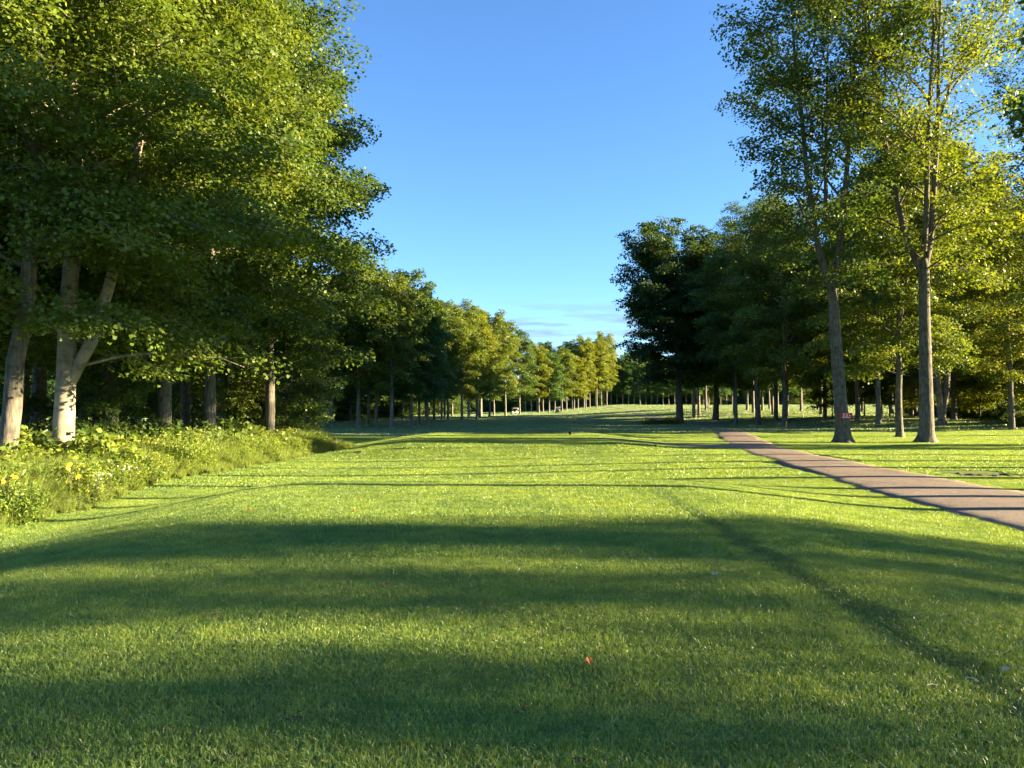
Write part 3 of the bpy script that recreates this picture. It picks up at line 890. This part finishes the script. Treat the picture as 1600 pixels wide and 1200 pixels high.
# --- trees outside the view on the right whose shadows stripe the turf
CG = 'trees beyond the right edge of the view'
CL = 'tall tree beyond the right edge, seen only by its shadow'
for (x, y, k, s, z) in [(17.0, 14.5, 'caster', 0.9, 0.84), (20, 18.3, 'caster', 0.9, 0.86), (20.0, 21.3, 'caster', 0.95, 0.84), (22.5, 24.6, 'caster', 0.95, 0.86), (25.0, 27.5, 'caster', 0.95, 0.84), (27.0, 31, 'caster', 0.95, 0.86), (29.5, 36, 'caster', 0.85, 0.85), (22.5, 16.4, 'caster', 0.85, 0.88)]:
    tree(k, x, y, CL, 'maple_tree', CG, rot=rg.random() * 6.28, sc=s, sz=z)
for (x, y, s, z) in [(34, 36.6, 0.62, 1.5), (37, 39.2, 0.5, 1.45)]:  # added unseen pair, stretched so its shade darkens the band before the forward tee
    tree('under', x, y, CL, 'sapling', CG, rot=rg.random() * 6.28, sc=s, sz=z)
# farther unseen row: slim crowns shaped so their soft shade lies in bands over the near half of the tee
for (x, y, s, z) in [(58, 7.4, 0.62, 1.05), (61, 6.2, 0.66, 1.15), (59, 5.1, 0.6, 1.0), (57, 4.0, 0.6, 0.71), (62, 3.0, 0.5, 0.86), (60, 1.9, 0.6, 1.05), (58, 0.8, 0.4, 1.0), (60, -0.6, 0.28, 0.95), (56, -2.3, 0.7, 0.9), (60, -4.5, 0.8, 1.1)]:
    tree('poplar', x, y, CL, 'maple_tree', CG, rot=rg.random() * 6.28, sc=s, sz=z)
print('trees', trees)

# ------------------------------------------------------------------ far woods: one mass behind everything
fw = bpy.data.collections.new('far_wood_masses')
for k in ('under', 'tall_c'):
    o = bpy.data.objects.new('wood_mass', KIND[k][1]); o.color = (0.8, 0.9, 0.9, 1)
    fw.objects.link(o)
fr = np.random.default_rng(77)
pts = []
for k in range(260):      # behind the far end
    pts.append((-330 + k * 2.6 + fr.normal(0, 2), 400 + fr.normal(0, 14)))
for k in range(200):      # and a second, denser rank
    pts.append((-320 + k * 3.3 + fr.normal(0, 2), 440 + fr.normal(0, 10)))
for k in range(70):       # beyond the neighbouring fairway
    y = 120 + k * 4.2
    pts.append((-0.75 * y - 70 + fr.normal(0, 6), y))
for k in range(90):       # thicket inside and behind the middle wood
    y = 120 + 150 * fr.random()
    pts.append((float(np.interp(y, [84, 95, 118, 150, 205, 225, 270], [-14, -14, -13, -8, -3, 0, 12])) - 14 - 22 * fr.random() - 0.05 * y, y))
for k in range(60):       # beyond the right grove
    y = 90 + k * 5.0
    pts.append((0.52 * y + 95 + fr.normal(0, 6), y))
pts = np.array(pts)
sc = np.ones((len(pts), 3)) * fr.uniform(0.75, 1.05, len(pts))[:, None]
sc[:, 0] *= 1.3; sc[:, 1] *= 1.3
idx = np.arange(len(pts)) % 2
sc[idx == 0] *= 1.9
rot = np.zeros((len(pts), 3)); rot[:, 2] = fr.random(len(pts)) * 6.28
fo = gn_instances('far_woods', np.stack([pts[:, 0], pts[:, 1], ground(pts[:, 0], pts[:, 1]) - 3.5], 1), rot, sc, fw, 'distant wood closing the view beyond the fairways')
fo['category'] = 'woods'

# ------------------------------------------------------------------ brush strip under the left wood
def gen_shrub(name, seed, h, spread, stems, leaves, L, aspect, mat, flat=0.5, head=None):
    g = np.random.default_rng(seed)
    T = Tubes()
    cen, nrm = [], []
    for k in range(stems):
        az = g.random() * 6.28; sp_ = spread * math.sqrt(g.random()); hh = h * g.uniform(0.6, 1.08) * (1 - 0.3 * (sp_ / spread) ** 2)
        b = np.array([math.cos(az) * sp_ * 0.45, math.sin(az) * sp_ * 0.45, -0.05])
        t = np.array([math.cos(az) * sp_, math.sin(az) * sp_, hh])
        m_ = (b + t) / 2 + np.array([0, 0, 0.08 * hh])
        T.add([b, m_, t], [0.007, 0.005, 0.002], 3)
        n_ = leaves // stems
        u = g.random(n_) ** 0.8
        p = b + (t - b) * u[:, None]
        o_ = g.normal(0, 1, (n_, 3)); o_[:, 2] *= 0.4
        cen.append(p + o_ * (L * 0.9))
        nrm.append(np.array([0, 0, 1.0]) * flat + g.normal(0, 0.5, (n_, 3)))
    cen = np.concatenate(cen); nrm = np.concatenate(nrm)
    cen[:, 2] = np.maximum(cen[:, 2], 0.02)
    v, q = leaf_quads(g, cen, nrm, L * g.uniform(0.6, 1.3, len(cen)), aspect)
    tint = np.clip(0.4 + g.normal(0, 0.2, len(cen)), 0, 1)
    return T.mesh(name + '_stems', STEM), mesh_np(name + '_leaves', v, q, mat=mat, tint=np.repeat(tint, 4))


STEM = plain('stem', (0.10, 0.10, 0.045), 0.8, 0.4)
SH = {'broad_a': gen_shrub('broad_a', 31, 1.15, 0.75, 26, 1500, 0.13, 0.85, BRUSH),
      'broad_b': gen_shrub('broad_b', 32, 0.95, 0.85, 26, 1500, 0.11, 0.8, BRUSH),
      'herb_a': gen_shrub('herb_a', 33, 0.95, 0.55, 30, 1800, 0.10, 0.28, BRUSH, 0.3),
      'herb_b': gen_shrub('herb_b', 34, 0.75, 0.6, 34, 1800, 0.09, 0.3, BRUSH, 0.3)}


def shrub(kind, x, y, label, name, group, sc, col, sz=None):
    e = bpy.data.objects.new(name, None); C.objects.link(e)
    e.location = (x, y, gz(x, y)); e.rotation_euler = (0, 0, rg.random() * 6.28); e.scale = (sc, sc, sz or sc)
    link('stems', SH[kind][0], e)
    f = link('foliage', SH[kind][1], e); f.color = (*col, 1)
    tag(e, label, 'shrub' if 'shrub' in name else 'plant', group)
    return e


EDGE_Y = [12, 14.3, 18, 23, 30, 40, 45]
EDGE_X = [-9.2, -9.6, -10.0, -10.7, -10.3, -9.3, -10.5]
rg = random.Random(11)
spots = []
tries = 0
while len(spots) < 130 and tries < 9000:
    tries += 1
    y = 12.5 + 32 * rg.random() ** 1.25
    back = rg.random()
    x = float(np.interp(y, EDGE_Y, EDGE_X)) - 0.35 - back * 5.2
    if min([(x - a) ** 2 + (y - b) ** 2 for a, b in spots] or [9]) < 0.55: continue
    spots.append((x, y))
    zone = ['by the yellow flowers', 'below the forked pale tree', 'below the sunlit brown trunk', 'toward the slim pale trunk'][0 if y < 18 else 1 if y < 25 else 2 if y < 33 else 3]
    if back < 0.28:
        shrub(rg.choice(['herb_a', 'herb_b']), x, y, 'feathery yellow green weed on the mown edge of the brush, ' + zone, 'wild_herb', 'weeds along the front of the brush strip', rg.uniform(0.95, 1.45), rg.choice([(1.5, 1.5, 0.9), (1.35, 1.4, 0.9), (1.7, 1.55, 0.95)]))
    elif back < 0.7:
        shrub(rg.choice(['broad_a', 'broad_b', 'herb_a', 'herb_b', 'herb_a']), x, y, 'leafy green shrub in the middle of the brush, ' + zone, 'wild_shrub', 'shrubs in the brush strip', rg.uniform(1.2, 1.7), rg.choice([(1.1, 1.15, 1), (1.4, 1.35, 0.9), (1.6, 1.45, 0.9)]))
    else:
        shrub(rg.choice(['broad_a', 'broad_b']), x, y, 'tall shaded shrub at the back of the brush, ' + zone, 'wild_shrub', 'shrubs at the back of the brush strip', rg.uniform(1.3, 1.8), rg.choice([(1, 1.05, 1), (0.85, 1, 0.9)]))
for (p, y, s_) in [(1008, 92, 0.7), (1022, 92.5, 0.9), (1036, 93, 0.9), (1047, 93, 1.0), (1056, 92.5, 0.8)]:
    shrub('broad_b', px(p, y), y, 'low plant in the bed at the foot of the big dark maple', 'bedding_plant', 'plants in the bed under the dark maple', s_ * 1.3, (1.8, 1.2, 0.8), s_ * 0.9)


def blade_clump(name, seed, n, h, spread, wd):
    g = np.random.default_rng(seed)
    az = g.random(n) * 6.28; rr = spread * np.sqrt(g.random(n))
    b = np.stack([np.cos(az) * rr * 0.6, np.sin(az) * rr * 0.6, np.full(n, -0.03)], 1)
    hh = h * g.uniform(0.5, 1.1, n); bend = hh * g.uniform(0.1, 0.6, n)
    ba = az + g.normal(0, 0.7, n)
    dirv = np.stack([np.cos(ba), np.sin(ba), 0 * ba], 1)
    side = np.stack([-np.sin(ba), np.cos(ba), 0 * ba], 1)
    side = side * np.cos(0.9) + dirv * g.choice([-1, 1], n)[:, None] * np.sin(0.9)
    vs_ = []
    for u, wf in ((0, 1.0), (0.4, 0.95), (0.75, 0.6), (1.0, 0.08)):
        c = b + dirv * (bend * u ** 2)[:, None]; c[:, 2] += hh * (u - 0.18 * u ** 3)
        vs_ += [c - side * wd * wf * 0.5, c + side * wd * wf * 0.5]
    v = np.stack(vs_, 1).reshape(-1, 3)
    k = np.arange(n)[:, None] * 8
    q = np.concatenate([k + np.array([[0, 1, 3, 2]]), k + np.array([[2, 3, 5, 4]]), k + np.array([[4, 5, 7, 6]])])
    tint = np.clip(0.4 + g.normal(0, 0.25, n), 0, 1)
    return mesh_np(name, v, q, mat=STRAW, tint=np.repeat(tint, 8))


tg = bpy.data.collections.new('tall_grass_clumps')
for k in range(3):
    o = bpy.data.objects.new('tall_grass_clump', blade_clump('tall_grass_clump', 60 + k, 150, 0.95, 0.34, 0.013))
    tg.objects.link(o)
tr = np.random.default_rng(8)
P_ = []
for k in range(1700):
    y = 12 + 34 * tr.random()
    d = tr.random() ** 1.3 * 6.0
    x = np.interp(y, EDGE_Y, EDGE_X) + 0.1 * tr.normal() - d
    P_.append((x, y, d))
for k in range(260):      # grassy tail where the brush runs out
    u_ = tr.random() ** 1.5; y = 40 + 9 * u_; x = -9.0 - 0.35 * (y - 40) - 5 * tr.random() ** 1.5 + 0.5 * math.sin(y * 1.7) + 0.4 * tr.normal()
    P_.append((x, y, 1.1 * (1 - u_) * tr.random() ** 0.5))
P_ = np.array(P_)
s_ = (0.35 + 0.95 * S(0, 1.8, P_[:, 2])) * tr.uniform(0.7, 1.2, len(P_))
rot = np.zeros((len(P_), 3)); rot[:, 2] = tr.random(len(P_)) * 6.28
gn_instances('tall_grass', np.stack([P_[:, 0], P_[:, 1], ground(P_[:, 0], P_[:, 1])], 1), rot, np.stack([s_, s_, s_], 1), tg, 'tall unmown grass in the brush strip under the left wood')
ug = bpy.data.collections.new('right_undergrowth_clumps')
for k in SH:
    o = bpy.data.objects.new('undergrowth_clump', SH[k][1]); o.color = (1.4, 1.3, 0.85, 1); ug.objects.link(o)  # leaf tint raised and yellowed to look sunlit
P_ = []
for k in range(420):
    y = 62 + 60 * tr.random()
    x0 = np.interp(y, [62, 80, 122], [41, 50, 62])
    P_.append((x0 + 26 * tr.random() ** 1.4, y))
for k in range(160):
    y = 26 + 34 * tr.random()
    P_.append((-16.5 - 12 * tr.random(), y))
P_ = np.array(P_)
s_ = tr.uniform(1.0, 1.9, len(P_))
s_[420:] *= 0.6
rot = np.zeros((len(P_), 3)); rot[:, 2] = tr.random(len(P_)) * 6.28
uo = gn_instances('undergrowth', np.stack([P_[:, 0], P_[:, 1], ground(P_[:, 0], P_[:, 1])], 1), rot, np.stack([s_, s_, s_], 1), ug, 'bright tangled undergrowth behind the trunks')
uo['category'] = 'undergrowth'

# ------------------------------------------------------------------ wildflowers
YEL = plain('yellow_petal', (0.75, 0.42, 0.02), 0.6, 0.2)
WHT = plain('white_petal', (0.75, 0.74, 0.70), 0.6, 0.1)
DISC = plain('flower_disc', (0.25, 0.12, 0.02), 0.8, 0.3)


def flower_head(name, r, petals, mat):
    bm = bmesh.new()
    for k in range(petals):
        a = k / petals * 6.283
        c, s = math.cos(a), math.sin(a)
        pts_ = [(0.2, -0.10), (0.65, -0.17), (1.0, 0.0), (0.65, 0.17), (0.2, 0.10)]
        vs_ = [bm.verts.new(((u * c - v_ * s) * r, (u * s + v_ * c) * r, 0.18 * r * (u - 0.6 * u * u))) for u, v_ in pts_]
        bm.faces.new(vs_)
    me = bpy.data.meshes.new(name); bm.to_mesh(me); bm.free(); me.materials.append(mat)
    return me


def disc_mesh(name, r, mat):
    bm = bmesh.new(); bmesh.ops.create_icosphere(bm, subdivisions=1, radius=r)
    for v_ in bm.verts: v_.co.z *= 0.6
    me = bpy.data.meshes.new(name); bm.to_mesh(me); bm.free(); me.materials.append(mat)
    return me


HY, HW = flower_head('yellow_head', 0.055, 11, YEL), flower_head('white_head', 0.022, 9, WHT)
DY, DW = disc_mesh('flower_disc_big', 0.014, DISC), disc_mesh('flower_disc_small', 0.006, YEL)


def wildflower(x, y, h, heads, hm, dm, label, name, group, seed):
    g = np.random.default_rng(seed)
    e = bpy.data.objects.new(name, None); C.objects.link(e)
    e.location = (x, y, gz(x, y))
    T = Tubes(); cen = []
    tips = []
    for k in range(heads):
        a = g.random() * 6.28; rr = g.uniform(0.03, 0.17)
        t = np.array([math.cos(a) * rr, math.sin(a) * rr, h * g.uniform(0.86, 1.05)])
        st = np.array([0, 0, h * 0.45])
        T.add([st, (st + t) / 2 + np.array([0, 0, 0.03]), t], [0.004, 0.004, 0.003], 4)
        tips.append(t)
    T.add([(0, 0, -0.03), (0.01, 0, h * 0.25), (0, 0, h * 0.46)], [0.006, 0.006, 0.005], 5)
    link('stem', T.mesh(name + '_stem', STEM), e)
    n = 40
    u = g.random(n) * h * 0.85; a = g.random(n) * 6.28
    cen = np.stack([np.cos(a) * 0.06, np.sin(a) * 0.06, u], 1)
    v, q = leaf_quads(g, cen, np.stack([np.cos(a) * 0.4, np.sin(a) * 0.4, np.ones(n)], 1), np.full(n, 0.11), 0.35)
    link('leaves', mesh_np(name + '_leaves', v, q, mat=BRUSH, tint=np.full(n * 4, 0.5)), e).color = (1.2, 1.2, 0.9, 1)
    for t in tips:
        ro = (R(g.uniform(35, 80)), 0, g.uniform(-0.9, 1.2))
        f = link('flower_head', hm, e, tuple(t), ro)
        link('flower_disc', dm, f)
    tag(e, label, 'flower', group)


for k, (p, y, h, hd, lb) in enumerate([(14, 15.8, 0.98, 6, 'clump of yellow flowers at the very left edge'), (48, 16.0, 0.98, 4, 'yellow flower clump second from the left edge'),
                                       (113, 17.2, 1.08, 5, 'tallest yellow flower clump in front of the forked pale tree'), (127, 17.0, 0.98, 2, 'small pair of yellow blooms right of the tallest clump')]):
    wildflower(px(p, y), y, h, hd, HY, DY, lb, 'yellow_wildflower', 'yellow wildflowers in the brush', 200 + k)
for k, (p, y, h) in enumerate([(150, 18.2, 0.75), (158, 18.6, 0.75), (174, 18.4, 0.82), (150, 18.0, 0.55), (196, 20.5, 0.8), (206, 20.8, 0.8)]):
    wildflower(px(p, y), y, h, 4, HW, DW, 'white aster in front of the dark shrubs', 'white_aster', 'white asters in the brush', 230 + k)

# ------------------------------------------------------------------ red sign on the trunk
RED = plain('red_sign_face', (0.55, 0.02, 0.03), 0.45, 0.1)
WPAINT = plain('white_sign_paint', (0.8, 0.78, 0.76), 0.5, 0.05)


def box(bm, x0, x1, y0, y1, z0, z1):
    v = [bm.verts.new((x, y, z)) for z in (z0, z1) for y in (y0, y1) for x in (x0, x1)]
    for f in ((0, 2, 3, 1), (4, 5, 7, 6), (0, 1, 5, 4), (2, 6, 7, 3), (0, 4, 6, 2), (1, 3, 7, 5)):
        bm.faces.new([v[i_] for i_ in f])


def bm_obj(name, bm, mat, parent=None, loc=(0, 0, 0), rot=(0, 0, 0), bevel=0.0, smooth=False):
    if bevel:
        bmesh.ops.bevel(bm, geom=bm.edges[:], offset=bevel, segments=2, affect='EDGES', profile=0.7)
    bmesh.ops.recalc_face_normals(bm, faces=bm.faces[:])
    me = bpy.data.meshes.new(name); bm.to_mesh(me); bm.free(); me.materials.append(mat)
    if smooth:
        for p in me.polygons: p.use_smooth = True
    return link(name, me, parent, loc, rot)


sx_, sy_ = px(1317, 44.5), 44.5
sg = bpy.data.objects.new('red_sign', None); C.objects.link(sg)
sg.location = (sx_ - 0.03, sy_ - 0.47, gz(sx_, sy_) + 1.57); sg.rotation_euler = (0, 0, R(-14))
bm = bmesh.new(); box(bm, -0.33, 0.33, -0.012, 0.012, -0.15, 0.16)
bm_obj('sign_plate', bm, RED, sg, bevel=0.006)


SEG = {'2': 'abged', '8': 'abcdefg', '4': 'fgbc'}


def text_part(txt, z, parent):
    """seven stroke block numerals"""
    for k, ch in enumerate(txt):
        bm = bmesh.new(); x0 = -0.16 + k * 0.155; w_, h_, t_ = 0.075, 0.125, 0.02
        for c in SEG[ch]:
            r_ = {'a': (0, w_, h_ - t_, h_), 'd': (0, w_, 0, t_), 'g': (0, w_, h_ / 2 - t_ / 2, h_ / 2 + t_ / 2), 'f': (0, t_, h_ / 2 + t_ / 2, h_ - t_), 'b': (w_ - t_, w_, h_ / 2 + t_ / 2, h_ - t_),
                  'e': (0, t_, t_, h_ / 2 - t_ / 2), 'c': (w_ - t_, w_, t_, h_ / 2 - t_ / 2)}[c]
            box(bm, x0 + r_[0], x0 + r_[1], -0.0165, -0.0125, z + r_[2], z + r_[3])
        bm_obj('numeral', bm, WPAINT, parent)


text_part('284', -0.055, sg)
bm = bmesh.new()
for k in range(5): box(bm, -0.19 + k * 0.078, -0.19 + k * 0.078 + 0.055, -0.0165, -0.0125, 0.095, 0.125)
bm_obj('lettering', bm, WPAINT, sg)
bm = bmesh.new(); box(bm, -0.22, 0.24, -0.0165, -0.0125, -0.105, -0.075)
bm_obj('white_bar', bm, WPAINT, sg)
tag(sg, 'red rectangular sign with white lettering fixed to the trunk', 'sign')

# ------------------------------------------------------------------ golf carts
WBODY = plain('cart_white', (0.5, 0.5, 0.5), 0.35, 0.04, spec=0.5)
DBODY = plain('cart_dark', (0.03, 0.035, 0.05), 0.35, 0.1, spec=0.5)
BLACK = plain('rubber', (0.015, 0.015, 0.015), 0.8, 0.2)
SEATM = plain('cart_seat', (0.55, 0.52, 0.45), 0.7, 0.1)
GLASS = plain('cart_windshield', (0.25, 0.30, 0.33), 0.1, 0.05, spec=0.8)


def golf_cart(x, y, rz, body, label, bags):
    e = bpy.data.objects.new('golf_cart', None); C.objects.link(e)
    e.location = (x, y, gz(x, y) + 0.03); e.rotation_euler = (0, 0, rz)
    prof = [(-1.2, 0.32), (-1.2, 0.72), (-0.75, 0.78), (-0.3, 0.70), (-0.25, 0.34), (0.35, 0.34), (0.45, 0.62), (0.75, 0.82), (1.12, 0.66), (1.2, 0.36)]
    bm = bmesh.new()
    a = [bm.verts.new((u, -0.58, z)) for u, z in prof]; b = [bm.verts.new((u, 0.58, z)) for u, z in prof]
    n = len(prof)
    for k in range(n): bm.faces.new([a[k], a[(k + 1) % n], b[(k + 1) % n], b[k]])
    bm.faces.new(a); bm.faces.new(b[::-1])
    bm_obj('body', bm, body, e)
    bm = bmesh.new(); box(bm, -0.62, -0.1, -0.52, 0.52, 0.74, 0.88); bm_obj('seat', bm, SEATM, e, bevel=0.03)
    bm = bmesh.new(); box(bm, -0.68, -0.56, -0.52, 0.52, 0.90, 1.22); bm_obj('backrest', bm, SEATM, e, bevel=0.03)
    bm = bmesh.new(); box(bm, -1.0, 0.75, -0.60, 0.60, 1.80, 1.88); bm_obj('roof', bm, WBODY, e, bevel=0.025)
    for sx2, sy2 in ((-0.95, -0.54), (-0.95, 0.54), (0.68, -0.54), (0.68, 0.54)):
        T = Tubes(); T.add([(sx2, sy2, 0.7), (sx2, sy2, 1.3), (sx2 - 0.02, sy2, 1.82)], [0.022, 0.022, 0.022], 6)
        link('roof_post', T.mesh('roof_post', BLACK), e)
    bm = bmesh.new(); box(bm, 0.695, 0.71, -0.5, 0.5, 0.86, 1.72); bm_obj('windshield', bm, GLASS, e)
    for sx2, sy2 in ((-0.8, -0.55), (-0.8, 0.55), (0.82, -0.55), (0.82, 0.55)):
        bm = bmesh.new(); bmesh.ops.create_cone(bm, cap_ends=True, segments=16, radius1=0.23, radius2=0.23, depth=0.18)
        wo = bm_obj('wheel', bm, BLACK, e, (sx2, sy2, 0.23), (R(90), 0, 0))
        bm = bmesh.new(); bmesh.ops.create_cone(bm, cap_ends=True, segments=12, radius1=0.11, radius2=0.09, depth=0.2)
        bm_obj('rim', bm, WBODY, wo)
    T = Tubes(); T.add([(0.4, 0.25, 0.75), (0.25, 0.25, 1.0), (0.2, 0.25, 1.08)], [0.02, 0.02, 0.02], 6); link('steering_column', T.mesh('steering_column', BLACK), e)
    tag(e, label, 'golf cart', 'golf carts out on the course')
    for k in range(bags):
        bb = bpy.data.objects.new('golf_bag', None); C.objects.link(bb)
        off = Vector((-1.12, -0.24 + 0.48 * k, 0.76)); off.rotate(Euler((0, 0, rz)))
        bb.location = e.location + off; bb.rotation_euler = (0, R(-8), rz)
        bm = bmesh.new(); bmesh.ops.create_cone(bm, cap_ends=True, segments=10, radius1=0.12, radius2=0.15, depth=0.72)
        bm_obj('bag_body', bm, DBODY, bb, (0, 0, 0.36), bevel=0.0)
        T = Tubes()
        for j in range(5): T.add([(0.05 * math.cos(j * 1.3), 0.05 * math.sin(j * 1.3), 0.7), (0.07 * math.cos(j * 1.3), 0.07 * math.sin(j * 1.3), 0.95 + 0.03 * j)], [0.02, 0.03], 5)
        link('clubs', T.mesh('clubs', WPAINT), bb)
        tag(bb, 'dark golf bag strapped to the back of the ' + ('white' if body is WBODY else 'dark') + ' cart, ' + ('its left one' if k else 'its right one'), 'golf bag', 'golf bags')


golf_cart(px(804, 238), 238, R(205), WBODY, 'white golf cart parked before the trees left of the sunlit row', 2)
golf_cart(px(872, 240), 240, R(75), DBODY, 'dark golf cart driving away in front of the sunlit far trees', 2)
golf_cart(px(485, 205), 205, R(-30), WBODY, 'small pale fronted golf cart far off between the left woods', 0)

# tee marker on the forward tee
T = Tubes(); tm_y = 47.0
T.add([(0, 0, -0.05), (0, 0, 0.05), (0, 0, 0.13), (0, 0, 0.19), (0, 0, 0.24), (0, 0, 0.255)], [0.04, 0.07, 0.11, 0.11, 0.07, 0.005], 12)
tag(link('tee_marker', T.mesh('tee_marker', BLACK), None, (px(891, tm_y), tm_y, gz(px(891, tm_y), tm_y))), 'small dark tee marker on the crest of the forward tee', 'tee marker')

# ------------------------------------------------------------------ fallen leaves and twigs on the tee
DRY = [plain('dry_leaf_orange', (0.55, 0.17, 0.03), 0.7, 0.3, 30), plain('dry_leaf_pale', (0.40, 0.31, 0.21), 0.7, 0.2, 30), plain('dry_leaf_brown', (0.30, 0.13, 0.05), 0.7, 0.3, 30)]


def dry_leaf(p, q_, size, mat, label, seed):
    g = random.Random(seed)
    c = at(p, q_)
    bm = bmesh.new()
    ring = []
    N = 14
    cv = bm.verts.new((0, 0, 0.0))
    for k in range(N):
        a = k / N * 6.283
        r = size * 0.5 * (0.72 + 0.32 * abs(math.cos(2.5 * a))) * g.uniform(0.9, 1.1)
        ring.append(bm.verts.new((r * math.cos(a), r * math.sin(a) * 0.8, 0.35 * r * abs(math.sin(a)) + g.uniform(-.1, .1) * size)))
    for k in range(N): bm.faces.new([cv, ring[k], ring[(k + 1) % N]])
    o = bm_obj('fallen_leaf', bm, mat, None, (c.x, c.y, c.z + 0.034), (R(g.uniform(-25, 25)), R(g.uniform(-25, 25)), g.random() * 6.28))
    tag(o, label, 'leaf', 'fallen leaves on the tee')


for k, (p, q_, s_, m_, lb) in enumerate([
        (921, 1042, 0.062, 0, 'bright orange fallen leaf near the middle of the foreground'), (820, 1115, 0.055, 0, 'orange fallen leaf lowest in the picture'),
        (976, 1074, 0.06, 2, 'dull brown fallen leaf at the edge of the dark patch'), (1117, 903, 0.075, 1, 'pale curled leaf on the shaded tee, left of the worn track'),
        (1140, 872, 0.06, 2, 'small rusty leaf above the pale curled one'), (603, 918, 0.07, 2, 'brown leaf in the light streak left of centre'),
        (335, 968, 0.06, 2, 'brown leaf far left in the foreground shade'), (1564, 972, 0.06, 1, 'pale leaf on the slope by the right edge'),
        (1572, 1056, 0.055, 1, 'long pale leaf lying near the right edge low down'), (553, 803, 0.09, 0, 'reddish leaf on the lit front of the tee'),
        (1080, 858, 0.06, 2, 'small brown leaf right of the worn track start'), (1372, 855, 0.075, 0, 'orange leaf on the lit slope toward the path'),
        (772, 823, 0.06, 1, 'small pale leaf in the shade of the central tee'), (1018, 879, 0.07, 1, 'thin pale leaf scrap left of the rusty one'), (390, 800, 0.1, 0, 'reddish leaf on the left shoulder of the tee')]):
    dry_leaf(p, q_, s_, DRY[m_], lb, 300 + k)
TWIG = plain('twig', (0.55, 0.48, 0.36), 0.8, 0.2)
for (p, q_, ln, a, lb) in [(1457, 1081, 0.075, 0.15, 'pale straight twig on the grass by the worn track'), (1520, 1072, 0.07, -0.9, 'short pale twig slanting beside the straight one')]:
    c = at(p, q_); T = Tubes()
    T.add([(-ln / 2, 0, 0), (0, 0.004, 0.006), (ln / 2, 0, 0.002)], [0.0028, 0.003, 0.002], 5)
    tag(link('twig', T.mesh('twig', TWIG), None, (c.x, c.y, c.z + 0.036), (0, 0.1, a)), lb, 'twig', 'twigs on the tee')

# clods along the bare strip beside the path
for k in range(26):
    x = 13.1 + 4.8 * (k + rg.random() * 0.8) / 26
    y = 23.2 - (x - 13.0) * 0.62 + rg.gauss(0, 0.25)
    bm = bmesh.new(); bmesh.ops.create_icosphere(bm, subdivisions=2, radius=1)
    r_ = rg.uniform(0.05, 0.13)
    for v_ in bm.verts:
        v_.co *= rg.uniform(0.8, 1.15); v_.co.x *= r_ * 1.8; v_.co.y *= r_; v_.co.z *= r_ * 0.5
    o = bm_obj('soil_clod', bm, SOIL, None, (x, y, gz(x, y) + 0.01), (0, 0, rg.random() * 3))
    tag(o, 'dark soil clod on the bare strip beside the path', 'clod', 'clods on the bare strip')
# divots on the tee
for k, (p, q_, r_) in enumerate([(455, 1126, 0.055), (357, 1186, 0.07), (1055, 1166, 0.04), (70, 1178, 0.05), (905, 1190, 0.035), (1295, 1110, 0.05)]):
    c = at(p, q_)
    bm = bmesh.new(); N = 12
    cv = bm.verts.new((0, 0, 0.012))
    rn = [bm.verts.new((r_ * rg.uniform(0.6, 1.2) * math.cos(j / N * 6.283) * 1.3, r_ * rg.uniform(0.6, 1.2) * math.sin(j / N * 6.283), 0.0)) for j in range(N)]
    for j in range(N): bm.faces.new([cv, rn[j], rn[(j + 1) % N]])
    o = bm_obj('divot', bm, SOIL, None, (c.x, c.y, c.z + 0.006), (0, 0, 0))
    tag(o, ['bare divot left of centre near the bottom', 'bare divot on the bottom edge left of centre', 'round dark divot in the light patch low centre', 'bare divot low at the left edge', 'small divot on the bottom edge near the middle', 'faint divot right of centre in the dark grass'][k], 'divot', 'divots on the tee')
